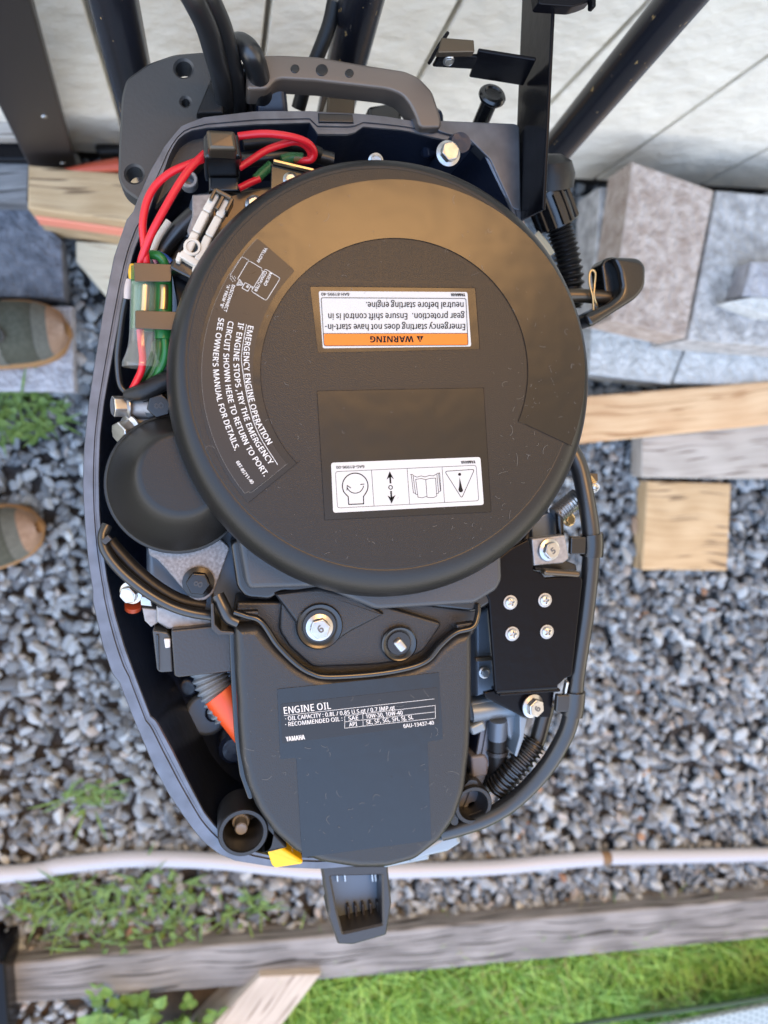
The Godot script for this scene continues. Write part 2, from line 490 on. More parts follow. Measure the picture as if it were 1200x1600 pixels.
# ---------------------------------------------------------------- fittings
func hex_bolt(parent: Node3D, at: Vector3, axis: Vector3, r: float, m: Material, mark := "", turn := 0.3, tall := 0.7, called := "hex_bolt") -> MeshInstance3D:
	var mb := MB.new()
	mb.xf = Transform3D(along(axis, turn), at)
	mb.lathe([Vector2(1.28 * r, -0.05 * r), Vector2(1.30 * r, 0.02 * r), Vector2(1.28 * r, 0.10 * r), Vector2(0.9 * r, 0.24 * r)], 28)
	var hexa := PackedVector2Array()
	for i in 6: hexa.append(Vector2(cos(TAU * i / 6), sin(TAU * i / 6)) * r)
	var p := MB.oriented(soft(hexa, r * 0.1, 2))
	mb.slab(p, 0.08 * r, tall * r, 0.13 * r, 0.0, false)
	mb.xf.origin += mb.xf.basis.y * tall * r
	var dish := [Vector2(0.76 * r, 0.0003), Vector2(0.72 * r, 0.045 * r), Vector2(0.1 * r, 0.05 * r), Vector2(0.0, 0.05 * r)]
	mb.lathe(dish, 24)
	if mark:
		var bolt := part(called, mb, m, parent)
		var fig := MB.new()
		raised(fig, mark, Transform3D(mb.xf.basis * Basis(Vector3.UP, 0.35), mb.xf.origin + mb.xf.basis.y * 0.052 * r), r * 0.72, r * 0.05)
		var level := 0
		var up: Node = parent
		while up != self: level += 1; up = up.get_parent()
		part("head_mark", fig, M.mark if m != M.blackbolt else M.grey_plastic, bolt if level < 2 else parent, 0.0)
		return bolt
	return part(called, mb, m, parent)
func cross_screw(parent: Node3D, at: Vector3, r: float, turn: float, axis := Vector3.UP) -> void:
	var mb := MB.new()
	mb.xf = Transform3D(along(axis, turn), at)
	mb.lathe([Vector2(1.3 * r, 0), Vector2(1.3 * r, 0.18 * r), Vector2(1.0 * r, 0.2 * r)], 28)
	var n := 40; var last := PackedVector3Array()
	for k in 13:
		var f := 1.0 - k / 12.0
		var q := PackedVector3Array()
		for i in n:
			var a := -TAU * i / n
			var x := cos(a) * f; var z := sin(a) * f
			var y := 0.22 + 0.5 * sqrt(maxf(0.0, 1.0 - f * f * 0.96))
			if (absf(x) < 0.15 or absf(z) < 0.15) and f < 0.66: y -= 0.34
			if f < 0.2: y = 0.34
			q.append(Vector3(x, y if k else 0.2, z) * r)
		if k: mb.strip(last, q)
		last = q
	part("cross_head_screw", mb, M.zinc, parent, 25.0)
func pipe(called: String, pts: Array, r: float, m: Material, parent: Node3D, n := 12, sub := 6) -> MeshInstance3D:
	var mb := MB.new(); mb.tube(path(pts, sub), [r], n)
	return part(called, mb, m, parent, 50.0)
func plate(called: String, poly: PackedVector2Array, h1: float, h0: float, bevel: float, m: Material, parent: Node3D, draft := 0.0) -> MeshInstance3D:
	var mb := MB.new()
	mb.slab(plan(poly, TOP + h1), TOP + h0, TOP + h1, bevel, draft)
	return part(called, mb, m, parent)
func holed(called: String, poly: PackedVector2Array, holes: Array, h1: float, h0: float, m: Material, parent: Node3D, bevel := 0.0015) -> MeshInstance3D:
	# a plate with holes: each hole is bridged to the outline, walls and rims built round it
	var mb := MB.new()
	var out := MB.oriented(plan(poly, TOP + h1))
	var y0 := TOP + h0; var y1 := TOP + h1
	var inner := MB.inset(out, bevel)
	mb.strip(MB.ring(out, y0), MB.ring(out, y1 - bevel)); mb.strip(MB.ring(out, y1 - bevel), MB.ring(inner, y1))
	var face := inner
	for hp in holes:
		var hole := MB.oriented(plan(hp, TOP + h1))
		var big := MB.inset(hole, -bevel)
		var rv := hole.duplicate(); rv.reverse(); var rb := big.duplicate(); rb.reverse()
		mb.strip(MB.ring(rv, y0), MB.ring(rv, y1 - bevel)); mb.strip(MB.ring(rv, y1 - bevel), MB.ring(rb, y1))
		var best := 1e9; var bi := 0; var bj := 0
		for i in face.size():
			for j in rb.size():
				var d := face[i].distance_squared_to(rb[j])
				if d < best: best = d; bi = i; bj = j
		var q := PackedVector2Array()
		for i in bi + 1: q.append(face[i])
		for j in rb.size() + 1: q.append(rb[(bj + j) % rb.size()])
		for i in range(bi, face.size()): q.append(face[i])
		face = q
	mb.cap(face, y1); mb.cap(face, y0, false)
	return part(called, mb, m, parent)
func bar(mb: MB, a: Vector3, b: Vector3, w: float, t: float, bevel := 0.0) -> void:   # a bar from a to b, w wide (level), t tall
	var x := (b - a); var l := x.length(); x /= l
	var z := x.cross(Vector3.UP).normalized(); var y := z.cross(x)
	mb.xf = Transform3D(Basis(x, y, z), (a + b) / 2)
	mb.box(Vector3(l, t, w), bevel)
	mb.xf = Transform3D.IDENTITY

# ---------------------------------------------------------------- sky
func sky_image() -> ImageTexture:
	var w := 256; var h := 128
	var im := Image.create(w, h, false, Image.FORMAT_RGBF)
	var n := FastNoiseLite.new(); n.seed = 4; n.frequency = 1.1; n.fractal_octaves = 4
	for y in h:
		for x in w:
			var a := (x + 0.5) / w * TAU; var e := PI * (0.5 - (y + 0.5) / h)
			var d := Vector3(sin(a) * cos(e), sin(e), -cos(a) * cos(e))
			# sky tones shaped for reflections: warm behind the wall and right, blue beyond, pale low
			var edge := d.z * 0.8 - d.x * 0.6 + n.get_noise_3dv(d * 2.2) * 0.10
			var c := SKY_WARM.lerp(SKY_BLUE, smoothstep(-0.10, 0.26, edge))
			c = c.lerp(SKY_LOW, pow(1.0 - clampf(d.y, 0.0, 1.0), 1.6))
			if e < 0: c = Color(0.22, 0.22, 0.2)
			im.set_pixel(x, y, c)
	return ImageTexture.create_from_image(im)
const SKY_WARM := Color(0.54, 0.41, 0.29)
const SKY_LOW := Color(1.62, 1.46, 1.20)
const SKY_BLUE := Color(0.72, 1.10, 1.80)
const SUN_ELEVATION := 66.0
const SUN_AZIMUTH := 28.0        # from the wall's normal behind the wall, towards the right

func _ready() -> void:
	rng.seed = 11
	down = Vector3(-260, -100, FOCAL).normalized()
	var x0 := (Vector3.RIGHT - down * down.x).normalized()
	var z0 := down.cross(x0)
	var yaw := deg_to_rad(-1.3134)
	ax = x0 * cos(yaw) + z0 * sin(yaw); az = z0 * cos(yaw) - x0 * sin(yaw)
	# camera: its axes seen in the world
	var cam := Camera3D.new(); cam.name = "camera"; cam.near = 0.02; cam.far = 200.0
	var f := func(e: Vector3) -> Vector3: return Vector3(e.dot(ax), -e.dot(down), e.dot(az))
	cam.transform = Transform3D(Basis(f.call(Vector3.RIGHT), f.call(Vector3.UP) * -1.0, f.call(Vector3.BACK) * -1.0), Vector3(0, EYE, 0))
	cam.fov = rad_to_deg(2.0 * atan(800.0 / FOCAL))
	var ca := CameraAttributesPhysical.new()
	ca.frustum_focal_length = 18.0; ca.frustum_focus_distance = 0.49; ca.exposure_aperture = 4.0; ca.frustum_near = 0.02; ca.frustum_far = 200.0
	cam.attributes = ca
	add_child(cam)
	var we := WorldEnvironment.new(); we.name = "world_environment"
	var env := Environment.new(); env.background_mode = Environment.BG_SKY
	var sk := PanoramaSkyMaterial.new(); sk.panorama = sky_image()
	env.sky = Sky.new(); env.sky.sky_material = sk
	env.background_energy_multiplier = 1.0
	env.tonemap_mode = Environment.TONE_MAPPER_LINEAR; env.tonemap_exposure = 2.2
	env.sdfgi_enabled = true; env.ssao_enabled = true; env.ssil_enabled = true
	we.environment = env; add_child(we)
	var sun := DirectionalLight3D.new(); sun.name = "sun"; sun.light_energy = 0.34; sun.light_color = Color(1.0, 0.76, 0.48); sun.light_angular_distance = 24.0; sun.shadow_enabled = true
	var e := deg_to_rad(SUN_ELEVATION); var a := deg_to_rad(SUN_AZIMUTH)
	sun.basis = Basis.looking_at(-Vector3(sin(a) * cos(e), sin(e), -cos(a) * cos(e)), Vector3.FORWARD)
	add_child(sun)
	var sf := SystemFont.new(); sf.font_names = PackedStringArray(["Droid Sans"]); font = sf
	var sb := SystemFont.new(); sb.font_names = PackedStringArray(["Droid Sans"]); sb.font_weight = 700; fontb = sb
	materials()
	build_ground()
	build_wall()
	build_cart()
	build_yard()
	build_motor()

# ---------------------------------------------------------------- ground
func rect(x0: float, z0: float, x1: float, z1: float) -> PackedVector2Array:
	return PackedVector2Array([Vector2(x0, z0), Vector2(x1, z0), Vector2(x1, z1), Vector2(x0, z1)])
func side_of_timber(x: float, z: float) -> float:    # > 0 beyond the timber edging
	var p := G(0, 1530, 0.06); var q := G(1200, 1430, 0.06)
	return z - lerpf(p.z, q.z, (x - p.x) / (q.x - p.x))
func build_ground() -> void:
	var g := MeshInstance3D.new()
	var mb := MB.new(); mb.slab(rect(-60, -60, 60, 60), -0.3, -0.034)
	g.mesh = mb.commit(Vector3.ZERO, 0.0); g.material_override = M.turf; structure(g, "ground")
	var bed := MeshInstance3D.new(); mb = MB.new()
	var p := G(0, 1530, 0.0); var q := G(1200, 1430, 0.0)
	var sl := (q.z - p.z) / (q.x - p.x)
	mb.slab(PackedVector2Array([Vector2(-2.2, -1.2), Vector2(3.0, -1.2), Vector2(3.0, p.z + sl * (3.0 - p.x)), Vector2(-2.2, p.z + sl * (-2.2 - p.x))]), -0.2, -0.022)
	bed.mesh = mb.commit(Vector3.ZERO, 0.0); bed.material_override = M.bed; structure(bed, "gravel_bed")
	var soil := MeshInstance3D.new(); mb = MB.new()
	var c := G(300, 1600, 0.0)
	mb.slab(PackedVector2Array([Vector2(-2.2, p.z + sl * (-2.2 - p.x)), Vector2(c.x + 0.12, p.z + sl * (c.x - p.x)), Vector2(c.x + 0.02, c.z + 0.5), Vector2(-2.2, c.z + 0.5)]), -0.2, -0.026)
	soil.mesh = mb.commit(Vector3.ZERO, 0.0); soil.material_override = M.soil; structure(soil, "soil_strip")
	# crushed stone: a few angular shapes, each cut by random planes
	var kinds := []
	for k in 9:
		var st := MB.new()
		var sp := SphereMesh.new(); sp.radial_segments = 9; sp.rings = 5; sp.radius = 1.0; sp.height = 2.0
		var arr := sp.get_mesh_arrays()
		var vs: PackedVector3Array = arr[Mesh.ARRAY_VERTEX]; var ix: PackedInt32Array = arr[Mesh.ARRAY_INDEX]
		var planes := []
		for j in 9:
			planes.append([Vector3(rng.randfn(), rng.randfn(), rng.randfn()).normalized(), rng.randf_range(0.36, 0.80)])
		var sq := Vector3(1.15, rng.randf_range(0.36, 0.62), rng.randf_range(0.55, 0.95))
		for i in vs.size():
			var d := vs[i]
			for pl in planes:
				var o: float = d.dot(pl[0]) - pl[1]
				if o > 0: d -= pl[0] * o
			vs[i] = d * sq
		for i in range(0, ix.size(), 3):
			if (vs[ix[i + 1]] - vs[ix[i]]).cross(vs[ix[i + 2]] - vs[ix[i]]).length() > 1e-5: st.tri(vs[ix[i]], vs[ix[i + 2]], vs[ix[i + 1]])
		kinds.append(st.commit(Vector3.ZERO, 6.0))
	var places := []
	for k in kinds.size(): places.append([])
	var tint := []
	for layer in 2:
		for i in 19000:
			var x := rng.randf_range(-1.05, 1.9); var z := rng.randf_range(-0.47, 1.25)
			var sd := side_of_timber(x, z)
			if sd > 0.0 and not (x < c.x - 0.12 and sd < 0.5): continue
			if sd > 0.0 and rng.randf() < 0.35: continue
			var s := rng.randf_range(0.0072, 0.0162) * (1.25 if rng.randf() < 0.12 else 1.0)
			var b := Basis.from_euler(Vector3(rng.randf_range(-0.6, 0.6), rng.randf() * TAU, rng.randf_range(-0.6, 0.6))).scaled(Vector3.ONE * s)
			var y := -0.018 + layer * 0.010 + rng.randf_range(0.0, 0.008) + s * 0.2
			places[rng.randi() % kinds.size()].append(Transform3D(b, Vector3(x, y, z)))
	for k in kinds.size():
		var mm := MultiMesh.new(); mm.transform_format = MultiMesh.TRANSFORM_3D; mm.use_colors = true; mm.mesh = kinds[k]
		mm.instance_count = places[k].size()
		for i in places[k].size():
			mm.set_instance_transform(i, places[k][i])
			var v := pow(rng.randf(), 1.5)
			var col := Color(0.082, 0.094, 0.107).lerp(Color(0.335, 0.375, 0.405), v)
			var pick := rng.randf()
			if pick < 0.04: col = Color(0.20, 0.185, 0.17).lerp(Color(0.34, 0.32, 0.30), rng.randf())
			elif pick < 0.045: col = Color(0.22, 0.11, 0.06).lerp(Color(0.36, 0.25, 0.17), rng.randf())
			elif pick < 0.06: col = Color(0.38, 0.41, 0.42)
			mm.set_instance_color(i, col)
		var mi := MultiMeshInstance3D.new(); mi.multimesh = mm; mi.material_override = M.stone
		structure(mi, "gravel", "stuff")
		mi.set_meta("label", "grey crushed stone gravel lying around the motor cart"); mi.set_meta("category", "gravel")
	# lawn
	var tufts := []
	for k in 5:
		tufts.append(tuft(12, 0.085, 0.0030))
	var tp := []
	for k in tufts.size(): tp.append([])
	for i in 15000:
		var x := rng.randf_range(-0.25, 1.9); var sd := rng.randf_range(0.045, 0.9)
		var z := sd - side_of_timber(x, 0.0)
		if x < c.x + 0.16 + (sd - 0.05) * -0.1: continue
		if i > 9000 and sd > 0.5: continue
		var bare := absf(x - G(1060, 1550, 0.0).x) < 0.12 and absf(z - G(1060, 1550, 0.0).z) < 0.06
		if bare and rng.randf() < 0.8: continue
		var lean := Basis(Vector3(rng.randfn(), 0.0, rng.randfn()).normalized(), rng.randf_range(0.0, 0.7))
		tp[rng.randi() % tufts.size()].append(Transform3D(lean * Basis(Vector3.UP, rng.randf() * TAU) * Basis.from_scale(Vector3.ONE * rng.randf_range(0.6, 1.15)), Vector3(x, -0.036, z)))
	for k in tufts.size():
		var mm := MultiMesh.new(); mm.transform_format = MultiMesh.TRANSFORM_3D; mm.use_colors = true; mm.mesh = tufts[k]
		mm.instance_count = tp[k].size()
		for i in tp[k].size():
			mm.set_instance_transform(i, tp[k][i])
			var col := Color(0.07, 0.20, 0.012).lerp(Color(0.45, 0.74, 0.20), pow(rng.randf(), 1.15))
			if rng.randf() < 0.08: col = Color(0.30, 0.28, 0.13)
			mm.set_instance_color(i, col)
		var mi := MultiMeshInstance3D.new(); mi.multimesh = mm; mi.material_override = M.blade
		structure(mi, "lawn_grass", "stuff")
		mi.set_meta("label", "bright green lawn grass beyond the timber edging"); mi.set_meta("category", "grass")
func tuft(n: int, tall: float, w: float) -> ArrayMesh:
	var mb := MB.new()
	for i in n:
		var a := rng.randf() * TAU; var lean := rng.randf_range(0.2, 1.3)
		var o := Vector3(rng.randf_range(-1, 1), 0, rng.randf_range(-1, 1)) * 0.012
		var d := Vector3(cos(a), 0, sin(a)); var s := Vector3(-d.z, 0, d.x)
		var h := tall * rng.randf_range(0.5, 1.2)
		var last_p := o; var last_w := w
		for k in 3:
			var t := (k + 1) / 3.0
			var pnt := o + d * h * lean * t * t * 0.8 + Vector3.UP * h * (t - 0.33 * lean * t * t)
			var nw := w * (1.0 - t * 0.97)
			mb.quad(last_p - s * last_w, last_p + s * last_w, pnt + s * nw, pnt - s * nw)
			last_p = pnt; last_w = nw
	return mb.commit(Vector3.ZERO, 0.0)

# ---------------------------------------------------------------- wall of the shed
func build_wall() -> void:
	var shed := thing("shed", "white painted board siding wall of a shed behind the motor", "shed wall", Vector3(0.3, 0.0, wall_z))
	var xs := [-0.118, 0.0735, 0.277, 0.481, 0.698, 0.917]
	for i in 5: xs.push_front(xs[0] - 0.206)
	for i in 7: xs.append(xs[xs.size() - 1] + 0.206)
	var mb := MB.new(); mb.xf = Transform3D(Basis.IDENTITY, Vector3((xs[0] + xs[-1]) / 2, 0.89, wall_z - 0.06)); mb.box(Vector3(xs[-1] - xs[0], 1.72, 0.09))
	part("sheathing", mb, M.wall_edge, shed)
	mb = MB.new(); mb.xf = Transform3D(Basis.IDENTITY, Vector3((xs[0] + xs[-1]) / 2, 0.0, wall_z - 0.05)); mb.box(Vector3(xs[-1] - xs[0], 0.06, 0.09))
	part("shade_strip", mb, M.dark_gap, shed)  # dark strip added for the shade in the gap under the boards
	for i in xs.size() - 1:
		mb = MB.new()
		var l: float = xs[i] + 0.0035; var r: float = xs[i + 1] - 0.0035
		mb.xf = Transform3D(Basis(Vector3.RIGHT, Vector3.BACK, Vector3.DOWN), Vector3((l + r) / 2, 0.885, wall_z - 0.0075))
		mb.box(Vector3(r - l, 0.015, 1.74), 0.002)
		part("board", mb, M.wall, shed)
	mb = MB.new(); mb.xf = Transform3D(Basis(Vector3.RIGHT, 0.10), Vector3((xs[0] + xs[-1]) / 2, 1.80, wall_z - 0.55)); mb.box(Vector3(xs[-1] - xs[0] + 0.1, 0.03, 1.16), 0.004)
	part("roof", mb, M.brown_steel, shed)
	for s in [0, 1]:
		mb = MB.new(); mb.xf = Transform3D(Basis.IDENTITY, Vector3(xs[0] + 0.03 if s == 0 else xs[-1] - 0.03, 0.89, wall_z - 0.6)); mb.box(Vector3(0.05, 1.7, 0.98))
		part("side_wall", mb, M.wall, shed)
	mb = MB.new(); mb.xf = Transform3D(Basis.IDENTITY, Vector3((xs[0] + xs[-1]) / 2, 0.89, wall_z - 1.11)); mb.box(Vector3(xs[-1] - xs[0], 1.7, 0.03))
	part("rear_wall", mb, M.wall, shed)

# ---------------------------------------------------------------- the cart that carries the motor
func worn_black(sd: int) -> StandardMaterial3D:
	# black enamel with scratches down to brass-coloured primer along one side
	var w := 128; var h := 512
	var im := Image.create(w, h, false, Image.FORMAT_RGB8)
	var n := FastNoiseLite.new(); n.seed = sd; n.frequency = 0.06; n.fractal_octaves = 4
	for y in h:
		for x in w:
			var v := n.get_noise_2d(x * 2.2, y * 0.5) + 0.35 * exp(-pow((x - 40.0) / 9.0, 2.0)) - 0.08 + 0.14 * n.get_noise_2d(x * 0.1, y * 0.12)
			var c := Color(0.011, 0.012, 0.016)
			if v > 0.52: c = Color(0.42, 0.27, 0.10)
			elif v > 0.5: c = Color(0.10, 0.08, 0.06)
			im.set_pixel(x, y, c.linear_to_srgb())
	im.generate_mipmaps()
	var m := StandardMaterial3D.new(); m.albedo_texture = ImageTexture.create_from_image(im); m.roughness = 0.27
	return m
func round_tube(called: String, a: Vector3, b: Vector3, r: float, m: Material, parent: Node3D) -> void:
	var mb := MB.new()
	var pts := PackedVector3Array(); for i in 9: pts.append(a.lerp(b, i / 8.0))
	mb.tube(pts, [r], 24)
	var o := part(called, mb, m, parent, 50.0)
	# texture coordinates run round and along the tube
	var arr := o.mesh.surface_get_arrays(0)
	var vs: PackedVector3Array = arr[Mesh.ARRAY_VERTEX]; var uv: PackedVector2Array = arr[Mesh.ARRAY_TEX_UV]
	var ro := root_of(parent); var t := (b - a).normalized(); var s := t.cross(Vector3.RIGHT).normalized(); var u := s.cross(t)
	for k in range(0, vs.size(), 3):
		var base := -1.0
		for j in 3:
			var p := vs[k + j] + ro - a
			var an := fposmod(atan2(p.dot(u), p.dot(s)) / TAU, 1.0)
			if base < 0: base = an
			elif an - base > 0.5: an -= 1.0
			elif base - an > 0.5: an += 1.0
			uv[k + j] = Vector2(an, p.dot(t) / 0.42)
	arr[Mesh.ARRAY_TEX_UV] = uv
	var am := ArrayMesh.new(); am.add_surface_from_arrays(Mesh.PRIMITIVE_TRIANGLES, arr); o.mesh = am
func build_cart() -> void:
	var cart := thing("motor_cart", "black round tube frame of the cart carrying the motor, paint scratched", "cart", Vector3(0.06, 0, -0.3))
	var r := Vector3(368 - 600, 835 - 800, FOCAL)
	var d := Vector3(r.dot(ax), -r.dot(down), r.dot(az)).normalized()       # the uprights lean back on the wall
	var i := 0
	for s in [[191, 60, 0.76, 0.0165], [553, 50, 0.74, 0.0165], [963, 120, 0.72, 0.0165]]:
		var p := G(s[0], s[1], s[2])
		var top := p + d * ((1.02 - p.y) / d.y); var bot := p + d * ((0.07 - p.y) / d.y)
		if i == 2: bot = p + d * ((0.585 - p.y) / d.y)
		round_tube("upright", top, bot, s[3], worn_black(31 + i), cart)
		if i == 2:
			var mb := MB.new(); mb.tube(PackedVector3Array([bot + d * 0.004, bot + d * 0.016]), [0.019], 20); part("collar", mb, M.brown_steel, cart)
			round_tube("upright", bot + d * 0.014, p + d * ((0.07 - p.y) / d.y), 0.012, M.black_steel, cart)
		i += 1
	var a := G(191, 60, 0.76); var c := G(963, 120, 0.72)
	a += d * ((0.1 - a.y) / d.y); c += d * ((0.1 - c.y) / d.y)
	round_tube("cross_tube", a, c, 0.014, M.black_steel, cart)
	# the transom board that the motor clamps to
	var mb2 := MB.new(); var t := U(460, 170, -0.2)
	mb2.xf = Transform3D(Basis.IDENTITY, Vector3(t.x + 0.02, 0.44, t.z - 0.03)); mb2.box(Vector3(0.20, 0.16, 0.04), 0.004)
	mb2.grain = mb2.xf
	part("transom_board", mb2, M.tan, cart)

# ---------------------------------------------------------------- things in the yard
func block(called: String, px: Array, y1: float, y0: float, m: Material, label: String, category: String, group := "", bevel := 0.004, grain_from := 0, grain_to := 1) -> MeshInstance3D:
	var f := flat(px)
	var mb := MB.new()
	mb.slab(plan(f, y1), y0, y1, bevel)
	var a := G(f[grain_from].x, f[grain_from].y, y1); var b := G(f[grain_to].x, f[grain_to].y, y1)
	var x := (b - a).normalized()
	mb.grain = Transform3D(Basis(x, Vector3.UP, x.cross(Vector3.UP)), a)
	var at := Vector3.ZERO
	for p in f: at += G(p.x, p.y, y1) / f.size()
	return solo(called, mb, m, label, category, Vector3(at.x, y0, at.z), group)
func build_yard() -> void:
	# pavers on the right, stacked against the wall
	var gp := "concrete pavers stacked by the wall"
	block("paver", [925, 508, 1074, 530, 1048, 600, 921, 584], 0.075, 0.0, M.paver[2], "pale whitish paver lying lowest in front, below the red brown paver", "paver", gp)
	block("paver", [1078, 531, 1330, 548, 1330, 612, 1052, 598], 0.075, 0.0, M.paver[2], "pale whitish paver lying in front, below the big grey paver", "paver", gp)
	block("paver", [930, 330, 1115, 335, 1075, 520, 925, 500], 0.075, 0.0, M.paver[1], "grey paver at the bottom under the red brown stack", "paver", gp)
	block("paver", [937, 292, 1108, 312, 1068, 522, 926, 496], 0.155, 0.078, M.paver[1], "grey paver sandwiched in the middle beneath the red brown one", "paver", gp)
	block("paver", [989, 252, 1116, 297, 1071, 528, 955, 500], 0.235, 0.158, M.paver[0], "red brown paver on top of the stack against the wall", "paver", gp)
	block("paver", [1114, 330, 1380, 345, 1370, 540, 1078, 522], 0.075, 0.0, M.paver[1], "grey paver at the bottom of the right stack", "paver", gp)
	block("paver", [1121, 297, 1385, 322, 1370, 556, 1075, 531], 0.19, 0.078, M.paver[1], "large blue grey paver next to the red brown one, on top", "paver", gp)
	block("paver", [1176, 408, 1300, 412, 1300, 470, 1160, 462], 0.235, 0.193, M.paver[4], "small grey paver piece sitting on the large grey paver", "paver", gp)
	block("paver", [1144, 470, 1178, 463, 1300, 470, 1300, 500, 1200, 492], 0.235, 0.193, M.paver[2], "white chipped paver sliver at the right edge of the stack", "paver", gp)
	block("stone_slab", [-250, 318, 20, 318, 44, 326, 96, 374, 100, 466, -250, 456], 0.05, 0.0, M.paver[3], "dark slate grey paving slab beside the upper shoe", "paving slab")
	block("stone_slab", [-250, 478, 112, 478, 116, 612, -250, 610], 0.035, -0.01, M.paver[4], "light grey paving slab under the upper shoe", "paving slab")
	# timber
	block("lumber", [780, 630, 1420, 578, 1420, 642, 780, 706], 0.085, 0.046, M.pine, "fresh orange tan plank lying across on the right", "plank")
	block("lumber", [1004, 672, 1420, 648, 1420, 752, 1002, 746], 0.043, 0.005, M.silver_wood, "weathered silver grey board under the fresh tan plank", "plank")
	block("lumber", [1012, 752, 1143, 756, 1137, 892, 1003, 891], 0.036, 0.0, M.tan, "short sawn off wood block on the gravel below the grey board", "wood block")
	block("timber_block", [44, 257, 330, 283, 330, 366, 43, 325], 0.165, 0.02, M.tan, "thick tan timber with a pink strap, left of the motor", "timber")
	var mb := MB.new()
	var s0 := G(47, 325, 0.165); var s1 := G(330, 366, 0.165)
	var nrm := (s1 - s0).normalized().cross(Vector3.UP)
	var q0 := s0 + nrm * 0.0025 - Vector3.UP * 0.05; var q1 := s1 + nrm * 0.0025 - Vector3.UP * 0.05
	bar(mb, q0, q1, 0.004, 0.034, 0.001)
	var strap := solo("strap", mb, M.pink_strap, "pink woven strap running along the side of the thick timber", "strap", Vector3(q0.x, q0.y, q0.z))
	mb = MB.new()      # the ridges of its weave
	var n := 60
	for i in n:
		var c := q0.lerp(q1, (i + 0.5) / n) + nrm * 0.002
		var x := (q1 - q0).normalized()
		bar(mb, c - x * 0.0022 - Vector3.UP * 0.015, c + x * 0.0022 + Vector3.UP * 0.015, 0.0016, 0.0016)
	part("weave", mb, M.pink_strap, strap)
	block("lumber", [118, 376, 330, 388, 330, 470, 172, 470, 118, 408], 0.03, 0.0, M.pale, "pale cream board with a slanted cut, under the thick timber", "plank")
	block("lumber", [-300, 252, 46, 254, 43, 316, -300, 312], 0.09, 0.0, M.grey_wood, "weathered grey timber at the left, behind the slate slab", "timber")
	block("lumber", [-300, 216, 56, 216, 56, 252, -300, 251], 0.10, 0.0, M.black_steel, "black painted rail in front of the wall at far left", "rail", "", 0.006)
	block("lumber", [-300, 172, 40, 174, 40, 215, -300, 215], 0.12, 0.0, M.silver_wood, "light grey board against the wall at far left", "plank")
	# flat dark steel post leaning on the wall
	var pa := G(86, 262, 0.01); var pb := G(-14, -6, 0.60)
	var pd := (pb - pa).normalized()
	pb += pd * 0.15
	mb = MB.new()
	var px := pd; var pz := px.cross(Vector3(0.15, 0.2, 1.0)).normalized(); var py := pz.cross(px)
	mb.xf = Transform3D(Basis(px, py, pz), (pa + pb) / 2); mb.box(Vector3(pa.distance_to(pb), 0.03, 0.066), 0.003)
	var post := solo("steel_post", mb, M.brown_steel, "dark brown flat steel post leaning on the wall at left", "post", pa)
	for f in [[0.42, 0.012], [0.12, 0.016], [0.09, -0.014]]:
		mb = MB.new(); mb.xf = Transform3D(Basis(pz, py, -px), pa.lerp(pb, f[0]) + py * 0.0152 + pz * f[1])
		mb.lathe([Vector2(0.004, 0.0), Vector2(0.0035, 0.0015), Vector2(0.0, 0.002)], 12)
		part("rivet", mb, M.zinc, post)
	# tool lying at the foot of the wall
	var tool_root := thing("hand_tool", "red orange handled tool with black grip at the wall foot", "tool", G(150, 258, 0.02))
	mb = MB.new(); mb.tube(PackedVector3Array([G(100, 268, 0.16), G(150, 262, 0.16), G(187, 258, 0.16)]), [0.004, 0.008, 0.010], 14); part("handle", mb, mat(Color(0.38, 0.06, 0.025), 0.5), tool_root, 50)
	mb = MB.new(); mb.tube(smooth3(PackedVector3Array([G(152, 239, 0.05), G(158, 238, 0.05), G(190, 237, 0.05), G(230, 240, 0.05)]), 4), [0.004, 0.007, 0.010, 0.012, 0.012], 14); part("grip", mb, M.rubber, tool_root, 50)
	# white plastic pipe across the gravel
	var pipe_root := thing("white_pipe", "long white plastic pipe crossing the gravel below the motor", "pipe", G(600, 1360, 0.0))
	mb = MB.new()
	var pts := PackedVector3Array()
	for p in [[-500, 1380], [0, 1366], [100, 1352], [210, 1342], [330, 1345], [420, 1354], [500, 1361], [600, 1361], [760, 1356], [850, 1348], [938, 1341]]: pts.append(G(p[0], p[1], 0.016))
	mb.tube(smooth3(pts, 5), [0.0140], 18); part("pipe_length", mb, M.pvc, pipe_root, 50)
	mb = MB.new(); pts = PackedVector3Array()
	for p in [[952, 1340], [1050, 1338], [1200, 1335], [1700, 1322]]: pts.append(G(p[0], p[1], 0.016))
	mb.tube(smooth3(pts, 5), [0.0140], 18); part("pipe_length", mb, M.pvc, pipe_root, 50)
	mb = MB.new(); mb.tube(PackedVector3Array([G(935, 1341, 0.016), G(954, 1340, 0.016)]), [0.0128], 14); part("joint", mb, mat(Color(0.16, 0.10, 0.05), 0.7), pipe_root)
	# timber edging and the short board behind it
	block("timber_edging", [-700, 1566, 0, 1506, 600, 1455, 1200, 1403, 1900, 1340, 1900, 1402, 1200, 1466, 600, 1524, 0, 1572, -700, 1626], 0.040, -0.03, M.grey_wood, "long weathered grey timber edging between gravel and lawn", "timber", "", 0.006, 1, 3)
	block("lumber", [406, 1526, 502, 1522, 380, 1680, 260, 1680], 0.055, -0.03, M.silver_wood, "pale weathered board running diagonally under the timber edging", "plank", "", 0.003, 1, 2)
	mb = MB.new(); var bp := G(-2, 1550, 0.09); mb.xf = Transform3D(Basis.IDENTITY, Vector3(bp.x - 0.008, 0.02, bp.z + 0.02)); mb.box(Vector3(0.04, 0.14, 0.14), 0.005)
	solo("black_post", mb, M.black_steel, "black square post at the lower left corner", "post", Vector3(bp.x - 0.03, -0.04, bp.z))
	build_mat()
	shoe("shoe", G(106, 517, 0.06), 0.035, 0.06, "olive grey shoe with tan toe standing on the light slab")
